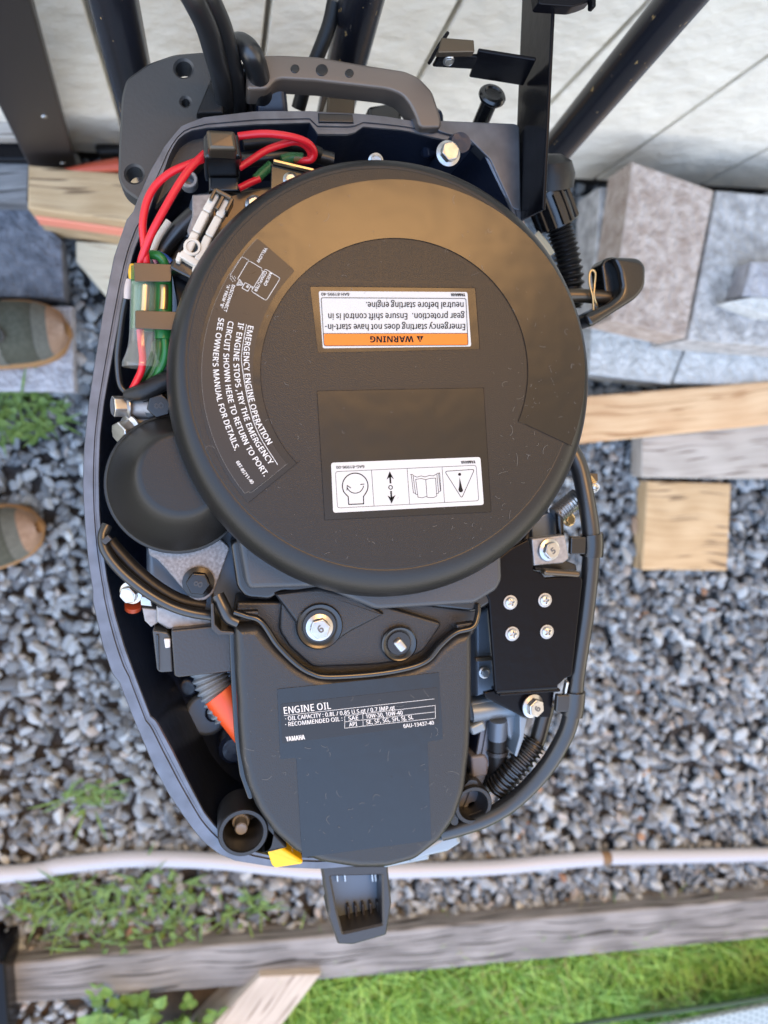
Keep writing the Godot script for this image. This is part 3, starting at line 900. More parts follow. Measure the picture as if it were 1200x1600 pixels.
	shoe("shoe", G(63, 822, 0.03), 0.008, 0.22, "olive grey shoe with tan toe standing on the gravel")
	# weeds
	weed("weed", G(205, 1420, 0.0), 0.13, 0.06, 70, "leafy weeds growing in the gravel before the timber edging")
	weed("weed", G(95, 1395, 0.0), 0.06, 0.05, 30, "small weeds beside the white pipe at left")
	clover("clover", G(205, 1560, 0.0), "bright green broad leaved weed hanging over the timber edging")
	weed("weed", G(30, 645, 0.0), 0.075, 0.05, 60, "green grass clump beside the light slab and the shoes")
	weed("weed", G(135, 1240, 0.0), 0.04, 0.03, 14, "thin grass tuft in the gravel left of the motor")
	weed("weed", G(380, 1415, 0.0), 0.045, 0.03, 12, "few grass blades below the white pipe near the yellow piece")
	clover("clover", G(300, 1590, 0.0), "low leafy weed in the soil beside the diagonal board")
func build_mat() -> void:
	var im := Image.create(64, 64, false, Image.FORMAT_RGB8)
	for y in 64:
		for x in 64:
			var u := (x % 16) / 16.0; var v := ((y + (8 if (x / 16) % 2 else 0)) % 16) / 16.0
			var hole := absf(u - 0.5) < 0.22 and absf(v - 0.5) < 0.14
			var c := Color(0.05, 0.09, 0.12) if hole else Color(0.27, 0.36, 0.42)
			im.set_pixel(x, y, c.linear_to_srgb())
	im.generate_mipmaps()
	var m := StandardMaterial3D.new(); m.albedo_texture = ImageTexture.create_from_image(im); m.roughness = 0.6; m.uv1_scale = Vector3(20, 20, 20)
	var o := thing("garden_chair_seat", "pale blue woven fabric with dark green hem on the lawn", "woven fabric", G(1150, 1600, 0.1))
	var mb := MB.new(); mb.slab(plan(flat([1030, 1606, 1062, 1600, 1120, 1588, 1200, 1572, 1450, 1524, 1450, 1700, 1030, 1700]), 0.12), 0.11, 0.12, 0.002)
	var a := G(1062, 1600, 0.12); var x := (G(1200, 1572, 0.12) - a).normalized(); mb.grain = Transform3D(Basis(x, Vector3.UP, x.cross(Vector3.UP)), a)
	part("fabric", mb, m, o)
	mb = MB.new(); var pts := PackedVector3Array()
	for p in [[880, 1606], [960, 1592], [1058, 1579], [1200, 1558], [1450, 1510]]: pts.append(G(p[0], p[1], 0.12))
	mb.tube(smooth3(pts, 5), [0.0045], 10); part("hem", mb, mat(Color(0.012, 0.05, 0.03), 0.6), o, 50)
func shoe(called: String, tip: Vector3, base: float, yaw: float, label: String) -> void:
	var o := thing(called, label, "shoe", Vector3(tip.x, base, tip.z))
	var xf := Transform3D(Basis(Vector3.UP, yaw), Vector3(tip.x, base, tip.z))
	var n := 22
	var width := func(t: float) -> float:        # half width at t from toe (0) to heel (1)
		var w := 0.047 if t < 0.35 else lerpf(0.047, 0.034, smoothstep(0.35, 0.7, t))
		return w * sqrt(clampf(1.0 - pow(1.0 - minf(t / 0.28, 1.0), 2.3), 0.0, 1.0)) * sqrt(clampf(1.0 - pow(maxf(t - 0.86, 0.0) / 0.145, 2.0), 0.0, 1.0))
	var tall := func(t: float) -> float: return lerpf(0.036, 0.062, smoothstep(0.0, 0.22, t)) + 0.045 * smoothstep(0.25, 0.62, t)
	var poly := PackedVector2Array()
	for i in n + 1: poly.append(Vector2(0.003 - 0.296 * i / n, maxf(width.call(float(i) / n), 0.0005) + 0.0045))
	for i in n + 1: poly.append(Vector2(0.003 - 0.296 * (n - i) / n, -maxf(width.call(float(n - i) / n), 0.0005) - 0.0045))
	var mb := MB.new(); mb.xf = xf; mb.slab(poly, 0.0, 0.028, 0.005); part("sole", mb, M.sole, o)
	var shell := func(mbx: MB, t0: float, t1: float, grow: float, steps: int) -> void:
		var last := PackedVector3Array()
		for i in steps + 1:
			var t := lerpf(t0, t1, float(i) / steps)
			var w: float = width.call(t) + grow; var h: float = tall.call(t) + grow
			var q := PackedVector3Array()
			for k in 17:
				var a := PI * k / 16.0
				q.append(Vector3(-0.29 * t + 0.002 - grow * 0, 0.024 + (h - 0.0) * pow(sin(a), 0.72), -w * signf(cos(a)) * pow(absf(cos(a)), 0.8)))
			if i: mbx.strip(last, q, false)
			last = q
	mb = MB.new(); mb.xf = xf; shell.call(mb, 0.012, 0.62, 0.0, 20); part("upper", mb, M.suede, o, 60)
	mb = MB.new(); mb.xf = xf; shell.call(mb, 0.004, 0.085, 0.0016, 10); part("toe_cap", mb, M.toe, o, 60)
	for k in [[0.085, 0.15], [0.31, 0.36]]:
		mb = MB.new(); mb.xf = xf; shell.call(mb, k[0], k[1], 0.0014, 3); part("overlay", mb, M.overlay, o, 60)
	mb = MB.new(); mb.xf = xf * Transform3D(Basis(Vector3.UP, 0.5), Vector3(-0.075, 0.05, 0.036)); mb.box(Vector3(0.012, 0.012, 0.006), 0.002); part("accent", mb, M.accent, o)
	# heel quarter with its opening
	mb = MB.new(); mb.xf = xf
	var last := PackedVector3Array()
	for lvl in 4:
		var q := PackedVector3Array(); var y := [0.024, 0.07, 0.112, 0.104][lvl] as float; var g := [0.0, 0.0, -0.006, -0.011][lvl] as float
		for k in 24:
			var a := -TAU * k / 24.0
			q.append(Vector3(-0.228 + cos(a) * (0.062 + g), y, sin(a) * (0.036 + g)))
		if lvl: mb.strip(last, q)
		last = q
	mb.fan(last); part("collar", mb, M.suede, o, 60)
	for i in 4:
		var t := 0.30 + i * 0.07
		mb = MB.new(); var pts := PackedVector3Array()
		for k in 7:
			var z := lerpf(-0.02, 0.02, k / 6.0)
			pts.append(xf * Vector3(-0.29 * t - 0.008 * sin(k), 0.026 + float(tall.call(t)) * pow(1.0 - pow(absf(z) / 0.046, 2.5), 0.36) + 0.001, z))
		mb.tube(smooth3(pts, 3), [0.0028], 8); part("lace", mb, M.lace, o, 60)
func leaf(mb: MB, at: Vector3, dir: Vector3, l: float, w: float, cup := 0.3) -> void:
	var s := dir.cross(Vector3.UP).normalized(); if s.length() < 0.1: s = Vector3.RIGHT
	var u := s.cross(dir).normalized()
	var last := [at, at, at]
	for k in 4:
		var t := (k + 1) / 4.0
		var c := at + dir * l * t - u * l * 0.25 * t * t
		var hw := w * sin(PI * minf(t * 0.92 + 0.06, 1.0))
		var cur := [c - s * hw + u * hw * cup, c, c + s * hw + u * hw * cup]
		mb.quad(last[0], last[1], cur[1], cur[0]); mb.quad(last[1], last[2], cur[2], cur[1])
		last = cur
func weed(called: String, at: Vector3, spread: float, tall: float, n: int, label: String) -> void:
	var o := thing(called, label, "weed", at)
	var m := mat(Color(0.09, 0.17, 0.03), 0.55); mottle(m, Color(0.045, 0.10, 0.015), Color(0.16, 0.25, 0.05), 0.03, 8.0, 101, 3)
	m.backlight_enabled = true; m.backlight = Color(0.4, 0.5, 0.15)
	var mb := MB.new()
	for i in n * 3:
		var a := rng.randf() * TAU; var r := sqrt(rng.randf()) * spread
		var p := at + Vector3(cos(a) * r, rng.randf_range(-0.005, tall * 0.6), sin(a) * r * 0.6)
		var b := rng.randf() * TAU
		var d := Vector3(cos(b), rng.randf_range(0.1, 0.9), sin(b)).normalized()
		if rng.randf() < 0.5: leaf(mb, p, d, rng.randf_range(0.03, 0.065), 0.0022, 0.2)
		else: leaf(mb, p, d, rng.randf_range(0.012, 0.024), rng.randf_range(0.004, 0.007))
	part("foliage", mb, m, o, 60).set_meta("kind", "stuff")
func clover(called: String, at: Vector3, label: String) -> void:
	var o := thing(called, label, "weed", at)
	var m := mat(Color(0.12, 0.25, 0.035), 0.5); m.backlight_enabled = true; m.backlight = Color(0.4, 0.5, 0.15)
	mottle(m, Color(0.07, 0.17, 0.02), Color(0.19, 0.33, 0.07), 0.02, 12.0, 104, 3)
	for i in 34:
		var a := rng.randf() * TAU; var r := sqrt(rng.randf()) * 0.085
		var head := at + Vector3(cos(a) * r * 0.8, rng.randf_range(0.03, 0.13), sin(a) * r)
		var mb := MB.new()
		mb.tube(PackedVector3Array([at + Vector3(cos(a) * r * 0.3, 0, sin(a) * r * 0.3), head]), [0.0009], 5, false)
		part("stem", mb, m, o, 60)
		mb = MB.new()
		var n := 3 if rng.randf() < 0.7 else 2
		for k in n:
			var b := a + TAU * k / n
			leaf(mb, head, Vector3(cos(b), 0.18, sin(b)).normalized(), rng.randf_range(0.016, 0.028), rng.randf_range(0.007, 0.011))
		part("leaf", mb, m, o, 60)

# ---------------------------------------------------------------- the motor
func polar(poly: PackedVector2Array, c: Vector2, n: int) -> PackedVector2Array:
	var q := PackedVector2Array()
	for i in n:
		var d := Vector2(cos(TAU * i / n), sin(TAU * i / n)) * 3000.0
		var best := c
		var bd := 0.0
		for k in poly.size():
			var x: Variant = Geometry2D.segment_intersects_segment(c, c + d, poly[k], poly[(k + 1) % poly.size()])
			if x != null and c.distance_to(x) > bd: bd = c.distance_to(x); best = x
		q.append(best)
	return q
func build_motor() -> void:
	var o := U(560, 640, 0)
	motor = thing("outboard_motor", "black outboard motor with its cowl off, round flywheel cover and bare engine", "outboard motor", Vector3(o.x, 0.08, o.z))
	build_pan()
	build_leg()
	build_engine()
	build_covers()
	build_decals()
	build_left_side()
	build_right_side()
	build_rear_bracketry()
func build_pan() -> void:
	var outer := flat([183, 400, 200, 350, 213, 313, 233, 267, 257, 227, 283, 196, 317, 182, 400, 172, 493, 172, 552, 175, 607, 181, 640, 187, 693, 187, 806, 193, 812, 200, 814, 330, 850, 420, 868, 600, 858, 800, 810, 950, 785, 1080, 765, 1200, 735, 1280, 700, 1322, 620, 1350, 500, 1359, 440, 1357, 420, 1355, 370, 1347, 345, 1336, 320, 1315, 295, 1282, 270, 1245, 245, 1200, 220, 1140, 196, 1080, 190, 1062, 182, 1060, 165, 1010, 149, 938, 150, 925, 143, 880, 138, 830, 134, 760, 136, 700, 142, 640, 152, 570, 165, 490])
	var inner := flat([209, 395, 225, 355, 240, 310, 257, 266, 266, 240, 272, 228, 282, 213, 300, 204, 325, 200, 400, 195, 490, 192, 497, 211, 553, 211, 560, 198, 633, 204, 667, 213, 727, 227, 734, 222, 753, 233, 763, 253, 800, 330, 828, 430, 845, 600, 835, 800, 788, 940, 763, 1070, 742, 1190, 712, 1268, 684, 1306, 612, 1332, 500, 1340, 430, 1338, 395, 1330, 370, 1318, 342, 1297, 320, 1270, 295, 1222, 270, 1172, 245, 1126, 236, 1120, 215, 1065, 195, 1010, 180, 960, 168, 905, 160, 850, 156, 800, 155, 740, 157, 680, 163, 630, 172, 580, 185, 510, 196, 450])
	var c := Vector2(520, 760); var n := 300
	var po := polar(outer, c, n); var pi := polar(inner, c, n)
	for i in n:
		if po[i].x < 420 and po[i].y > 330: po[i].x -= 6.0 * smoothstep(420.0, 300.0, po[i].x)
	var y := TOP - 0.09
	var wo := MB.oriented(plan(po, y)); var wi := MB.oriented(plan(pi, y))
	var wc := G(c.x, c.y, y); var c2 := Vector2(wc.x, wc.z)
	var between := func(t: float) -> PackedVector2Array:
		var q := PackedVector2Array()
		for i in n: q.append(wo[i].lerp(wi[i], t))
		return q
	var shrink := func(k: float, src: PackedVector2Array) -> PackedVector2Array:
		var q := PackedVector2Array()
		for i in n: q.append(c2 + (src[i] - c2) * k)
		return q
	# outside of the tray
	var mb := MB.new()
	var s := [[0.50, -0.17], [0.80, -0.13], [0.93, -0.07], [0.985, -0.03], [1.0, -0.006]]
	var last := PackedVector3Array()
	for k in s.size():
		var r := MB.ring(shrink.call(s[k][0], wo), y + s[k][1])
		if k: mb.strip(last, r)
		last = r
	part("lower_cowling", mb, M.navy, motor, 40)
	# its rim: two lands with a groove for the seal
	mb = MB.new(); last = MB.ring(wo, y - 0.006)
	for k in [[0.03, -0.001], [0.08, 0.0], [0.62, 0.0], [0.66, -0.0014], [0.74, -0.0014], [0.78, -0.0002], [0.95, -0.0002], [1.0, -0.0014]]:
		var r := MB.ring(between.call(k[0]), y + k[1]); mb.strip(last, r); last = r
	part("seal_rim", mb, M.gasket, motor, 50)
	mb = MB.new()
	for k in [[1.0, -0.012], [0.985, -0.04], [0.95, -0.075], [0.86, -0.088]]:
		var r := MB.ring(shrink.call(k[0], wi), y + k[1]); mb.strip(last, r); last = r
	part("inner_wall", mb, M.navy, motor, 40)
	mb = MB.new(); mb.fan(last)
	part("tray_floor", mb, M.floor, motor, 40)
	plate("flange_pad", soft(flat([640, 186, 806, 193, 812, 198, 814, 330, 800, 325, 766, 250, 735, 219, 690, 207]), 4), -0.0893, -0.1, 0.001, M.gasket, motor)
	plate("catch_recess", flat([497, 176, 551, 178, 553, 192, 498, 191]), -0.0885, -0.11, 0.001, M.gloss, motor)  # dark plate laid on the rim for the shade of its notch
	plate("yellow_hook", soft(flat([417, 1328, 437, 1321, 474, 1346, 472, 1351, 430, 1357, 425, 1353]), 3), -0.083, -0.10, 0.002, M.yellow, motor)
	plate("floor_boss", circle2(322, 1118, 34), -0.163, -0.19, 0.004, M.block, motor)
	plate("floor_boss", circle2(332, 1118, 12), -0.158, -0.18, 0.003, M.navy, motor)
	plate("floor_boss", circle2(294, 1075, 17), -0.165, -0.19, 0.004, M.navy, motor)
	plate("sky_lit_rim", soft(flat([640, 1335, 690, 1310, 713, 1298, 722, 1318, 700, 1332, 672, 1338, 640, 1350]), 4), -0.082, -0.12, 0.003, mat(Color(0.22, 0.28, 0.34), 0.4, 0.2), motor)  # pieces of the rim, sky reflection put into their blue grey
	plate("sky_lit_rim", soft(flat([600, 1340, 672, 1326, 672, 1345, 600, 1358]), 4), -0.084, -0.12, 0.003, mat(Color(0.22, 0.28, 0.34), 0.4, 0.2), motor)
	# latch lever at the lower edge
	var frame := holed("latch_frame", soft(flat([502, 1352, 514, 1424, 512, 1430, 528, 1476, 552, 1477, 604, 1462, 612, 1412, 606, 1352]), 3), [soft(flat([517, 1370, 527, 1425, 536, 1458, 598, 1444, 597, 1368]), 2, 2)], -0.125, -0.15, M.grey_plastic, motor)
	mb = MB.new(); mb.slab(plan(flat([512, 1360, 520, 1428, 532, 1464, 602, 1450, 602, 1360]), TOP - 0.152), TOP - 0.156, TOP - 0.148, 0.0)
	part("latch_tray", mb, M.block, motor)
	for i in 5:
		var x := 544 + i * 11.5
		mb = MB.new(); bar(mb, U(x - 1, 1412 - i * 1.5, -0.146), U(x + 2, 1450 - i * 3, -0.146), 0.0022, 0.008, 0.0006); part("latch_rib", mb, M.grey_plastic, motor)
	for x in [526, 538, 581, 586]:
		mb = MB.new(); bar(mb, U(x, 1364, -0.143), U(x + 1, 1376, -0.143), 0.0016, 0.004, 0.0004); part("spring_end", mb, M.zinc, motor)
func build_leg() -> void:
	# midsection, bracket arm and gear case under the tray
	var c := U(560, 700, -0.26); var mb := MB.new()
	var last := PackedVector3Array()
	for k in [[0.645, 0.085, 0.12, 0.0], [0.60, 0.06, 0.09, 0.0], [0.45, 0.035, 0.075, 0.005], [0.30, 0.03, 0.07, 0.01], [0.22, 0.03, 0.075, 0.012], [0.20, 0.07, 0.12, 0.02], [0.192, 0.07, 0.12, 0.02], [0.188, 0.02, 0.06, 0.01], [0.165, 0.026, 0.09, 0.01], [0.14, 0.026, 0.09, 0.01], [0.12, 0.01, 0.05, 0.01]]:
		var q := PackedVector2Array()
		for i in 28: q.append(Vector2(c.x + cos(TAU * i / 28) * k[1], c.z + k[3] + sin(TAU * i / 28) * k[2]))
		var r := MB.ring(MB.oriented(q), k[0])
		if last.size(): mb.strip(r, last)
		last = r
	mb.fan(last, true)
	part("midsection", mb, M.navy, motor, 40)
	mb = MB.new(); var t := U(460, 170, -0.2)
	mb.xf = Transform3D(Basis.IDENTITY, Vector3(t.x + 0.02, 0.60, (t.z + c.z - 0.07) / 2)); mb.box(Vector3(0.10, 0.14, absf(c.z - 0.05 - t.z)), 0.01)
	part("swivel_bracket", mb, M.navy, motor)
func build_engine() -> void:
	plate("engine_block", soft(flat([300, 300, 380, 290, 560, 300, 740, 320, 800, 420, 820, 640, 800, 880, 770, 1060, 700, 1240, 450, 1260, 400, 1150, 372, 990, 262, 952, 228, 905, 226, 690, 268, 640, 262, 430]), 10), -0.098, -0.17, 0.006, M.block, motor)
	plate("mount_plate", soft(flat([312, 318, 380, 296, 470, 285, 480, 330, 380, 400, 320, 470, 306, 430, 330, 380]), 6), -0.07, -0.1, 0.002, M.strap_metal, motor)
	plate("starter_housing", soft(flat([206, 620, 240, 616, 262, 612, 300, 640, 300, 720, 246, 700, 226, 676, 204, 655]), 6), -0.076, -0.13, 0.003, M.cast, motor)
	plate("cast_bridge", soft(flat([735, 1098, 775, 1090, 800, 1100, 860, 1085, 866, 1122, 815, 1124, 800, 1160, 792, 1150, 790, 1124, 735, 1128]), 5), -0.085, -0.11, 0.003, mat(Color(0.17, 0.21, 0.25), 0.4, 0.3), motor)
func build_covers() -> void:
	# the rim of the cover sits a few millimetres off the centre of its flat top
	var c := U(611.5, 583, 0); var rim := Vector3(c.x + 0.0022, c.y, c.z + 0.0062)
	var mb := MB.new()
	var prof := [[1.0, 0.1366, -0.078], [1.0, 0.1354, -0.05], [1.0, 0.1340, -0.026]]
	for k in range(1, 13):
		var a := k * PI / 24.0
		prof.append([1.0 - pow(k / 12.0, 1.5), 0.1198 + 0.0142 * cos(a), -0.0230 + 0.0230 * sin(a)])
	prof.append_array([[0.0, 0.1194, -0.0001], [0.0, 0.1191, -0.0002], [0.0, 0.1186, -0.0002], [0.0, 0.1184, -0.0001], [0.0, 0.1182, 0.0], [0.0, 0.06, 0.0], [0.0, 0.0001, 0.0]])
	var before := PackedVector3Array()
	for k in prof:
		var cc: Vector3 = c.lerp(rim, k[0]); var r := PackedVector3Array()
		for i in 144: r.append(Vector3(cc.x + cos(-TAU * i / 144) * k[1], TOP + k[2], cc.z + sin(-TAU * i / 144) * k[1]))
		if before.size(): mb.strip(before, r)
		before = r
	var cover := part("flywheel_cover", mb, M.cover, motor, 30)
	# the bump over the starter, running into the cover
	mb = MB.new(); var c0 := U(277, 757, -0.062); var c1 := U(283, 740, -0.028)
	var last := PackedVector3Array()
	for k in [[0.0, 0.0456, -0.082], [0.0, 0.0456, -0.0625], [0.0, 0.0451, -0.0615], [0.02, 0.0440, -0.0612], [0.04, 0.0434, -0.0605], [0.2, 0.0402, -0.0525], [0.45, 0.0352, -0.0422], [0.7, 0.0302, -0.0334], [0.85, 0.0272, -0.0292], [0.93, 0.0256, -0.0276], [0.98, 0.0240, -0.0268], [1.0, 0.0222, -0.0265]]:
		var cc := c0.lerp(c1, k[0]); var r := PackedVector3Array()
		for i in 64: r.append(Vector3(cc.x + cos(-TAU * i / 64) * k[1], TOP + k[2], cc.z + sin(-TAU * i / 64) * k[1]))
		if last.size(): mb.strip(last, r)
		last = r
	mb.fan(last)
	part("starter_bump", mb, M.cover, cover, 40)
	plate("side_tab", soft(flat([352, 372, 372, 348, 380, 350, 378, 372, 358, 392]), 3), -0.03, -0.06, 0.002, M.cover, cover)
	# plates that step down in front of the cover
	plate("apron_lip", soft(flat([360, 848, 370, 918, 384, 935, 421, 938, 440, 925, 600, 940, 742, 958, 784, 934, 796, 905, 796, 850, 700, 800, 450, 780]), 8), -0.056, -0.085, 0.003, M.gloss, cover)
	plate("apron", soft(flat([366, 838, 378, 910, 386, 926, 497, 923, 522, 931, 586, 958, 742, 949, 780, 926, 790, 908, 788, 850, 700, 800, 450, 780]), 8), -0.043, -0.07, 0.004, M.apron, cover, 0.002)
	plate("bolt_lug", soft(flat([424, 926, 462, 978, 480, 1004, 500, 1012, 528, 1005, 545, 992, 606, 960, 560, 930, 500, 915]), 7), -0.053, -0.09, 0.003, M.belt, cover, 0.001)
	mb = MB.new(); mb.xf = Transform3D(Basis.IDENTITY, U(499, 978, -0.0535))
	mb.lathe([Vector2(0.0158, -0.02), Vector2(0.0158, 0.0016), Vector2(0.0150, 0.0026), Vector2(0.0128, 0.0022), Vector2(0.0112, 0.0006), Vector2(0.0, 0.0006)], 40); part("bolt_seat", mb, M.gloss, cover)
	hex_bolt(cover, U(499, 980, -0.053), Vector3.UP, 0.0072, M.zinc, "6", 0.2, 0.75)
	# timing belt cover
	var outline := flat([364, 978, 366, 1040, 370, 1110, 374, 1180, 383, 1225, 400, 1266, 425, 1303, 460, 1335, 500, 1352, 555, 1361, 605, 1361, 650, 1349, 688, 1320, 713, 1285, 729, 1240, 737, 1180, 741, 1100, 741, 984])
	var rib := flat([714, 990, 690, 1008, 668, 1033, 635, 1046, 580, 1055, 514, 1059, 488, 1053, 463, 1037, 433, 1008, 408, 976])
	var whole := outline.duplicate(); whole.append_array(rib)
	mb = MB.new(); mb.slab(plan(soft(whole, 9, 3), TOP - 0.0505), TOP - 0.135, TOP - 0.0505, 0.0072, 0.0004)
	var belt := part("belt_cover", mb, M.belt, motor, 42)
	plate("recess_floor", soft(flat([370, 940, 364, 985, 420, 1010, 460, 1050, 500, 1068, 600, 1066, 660, 1050, 742, 990, 748, 940]), 5), -0.0640, -0.12, 0.002, M.belt, belt)
	plate("recess_step", soft(flat([436, 985, 452, 1010, 474, 1030, 490, 1043, 580, 1040, 628, 1034, 662, 1018, 692, 974, 606, 948, 440, 940]), 8), -0.0580, -0.07, 0.002, M.belt, belt)
	pipe("rib", [366, 956, -0.052, 384, 962, -0.051, 408, 971, -0.050, 433, 1007, -0.050, 463, 1037, -0.050, 488, 1052, -0.050, 514, 1057, -0.050, 580, 1053, -0.050, 635, 1044, -0.050, 668, 1031, -0.050, 690, 1006, -0.050, 712, 988, -0.050, 738, 980, -0.050, 746, 962, -0.052, 747, 945, -0.055], 0.0021, M.gloss, belt, 12, 8)
	for p in [[372, 958, 404, 957], [712, 978, 740, 974]]:
		mb = MB.new(); bar(mb, U(p[0], p[1], -0.054), U(p[2], p[3], -0.054), 0.0035, 0.006, 0.001); part("rib_tab", mb, M.belt, belt)
	mb = MB.new(); mb.xf = Transform3D(Basis.IDENTITY, U(624, 1006, -0.0555))
	mb.lathe([Vector2(0.0128, -0.012), Vector2(0.0126, 0.0006), Vector2(0.0116, 0.0014), Vector2(0.0102, 0.0010), Vector2(0.0080, -0.001), Vector2(0.0, -0.001)], 40); part("stud_seat", mb, M.gloss, belt)
	mb = MB.new(); mb.xf = Transform3D(Basis(Vector3.UP, 0.6), U(625, 1008, -0.056)); mb.box(Vector3(0.0066, 0.005, 0.0098), 0.0018); part("stud", mb, M.zinc, belt)
	# thin flange down its left side
	plate("side_flange", soft(flat([357, 968, 374, 968, 378, 1100, 386, 1200, 396, 1248, 388, 1250, 374, 1210, 366, 1150, 361, 1070]), 4), -0.070, -0.085, 0.001, M.gloss, belt)
	# screw towers at the lower corners
	for b in [[380, 1302, 0.0176, 377, 1296], [740, 1259, 0.0150, 738, 1260]]:
		mb = MB.new(); var p := U(b[0], b[1], -0.070); mb.xf = Transform3D(Basis.IDENTITY, p)
		var r: float = b[2]
		mb.lathe([Vector2(r * 1.02, -0.032), Vector2(r, -0.002), Vector2(r - 0.001, 0.0), Vector2(r - 0.0034, 0.0), Vector2(r - 0.0042, -0.001), Vector2(r - 0.005, -0.04), Vector2(0.004, -0.041), Vector2(0.0001, -0.041)], 44)
		var tower := part("screw_tower", mb, M.belt, belt, 40)
		var bp := U(b[3], b[4], -0.090)
		mb = MB.new(); mb.xf = Transform3D(Basis.IDENTITY, bp); mb.lathe([Vector2(0.0066, -0.021), Vector2(0.0066, -0.012), Vector2(0.0060, -0.011), Vector2(0.0046, -0.011), Vector2(0.0046, -0.001), Vector2(0.0038, 0.0), Vector2(0.0001, 0.0)], 24)
		part("tower_screw", mb, M.steel_bolt, tower)
	plate("tower_arm", soft(flat([396, 1262, 420, 1290, 450, 1325, 424, 1332, 408, 1334, 420, 1322, 424, 1300, 412, 1278, 392, 1266]), 4), -0.073, -0.12, 0.002, M.belt, belt)
	plate("tower_arm", soft(flat([708, 1285, 724, 1236, 736, 1222, 744, 1224, 724, 1238, 710, 1256, 712, 1286]), 4), -0.073, -0.12, 0.002, M.belt, belt)
	# lint and dust caught on the grained plastic
	mb = MB.new()
	for i in 420:
		var px := 0.0; var py := 0.0; var h := 0.0006
		if i < 320:
			var a := rng.randf() * TAU; var r := sqrt(rng.randf()) * 322.0
			if rng.randf() < 0.28: a = rng.randf_range(-0.1, 1.2); r = rng.randf_range(180, 318)
			px = 609 + cos(a) * r; py = 588 + sin(a) * r
			if r > 300: continue
		else:
			px = rng.randf_range(385, 728); py = rng.randf_range(1080, 1330); h = -0.0497
			if py > 1240 and (px < 450 or px > 680): continue
		if px > 488 and px < 768 and py > 440 and py < 815 and rng.randf() < 0.75: continue
		var d := rng.randf() * TAU; var bend := rng.randf_range(-0.9, 0.9); var l := rng.randf_range(0.5, 2.4) if rng.randf() < 0.85 else rng.randf_range(3, 5)
		if rng.randf() < 0.35: l = 0.35
		var w := rng.randf_range(0.16, 0.30) if l > 0.4 else rng.randf_range(0.3, 0.55)
		var line := []
		for k in 5:
			line.append(px); line.append(py); px += cos(d) * l; py += sin(d) * l; d += bend * rng.randf_range(0.4, 1.4)
		stroke(mb, line, h, w)
	part("lint", mb, M.lint, cover, 0.0).set_meta("kind", "stuff")
func arc(c: Vector2, r: float, a0: float, a1: float, n := 40) -> PackedVector2Array:
	var q := PackedVector2Array()
	for i in n + 1:
		var a := deg_to_rad(lerpf(a0, a1, float(i) / n)); q.append(c + Vector2(cos(a), sin(a)) * r)
	return q
func decal(called: String, poly: PackedVector2Array, h: float, m: Material, parent: Node3D) -> MeshInstance3D:
	var mb := MB.new(); sheet(mb, poly, h); return part(called, mb, m, parent, 0.0)
func print_part(called: String, mb: MB, m: Material, parent: Node3D) -> void: part(called, mb, m, parent, 0.0)
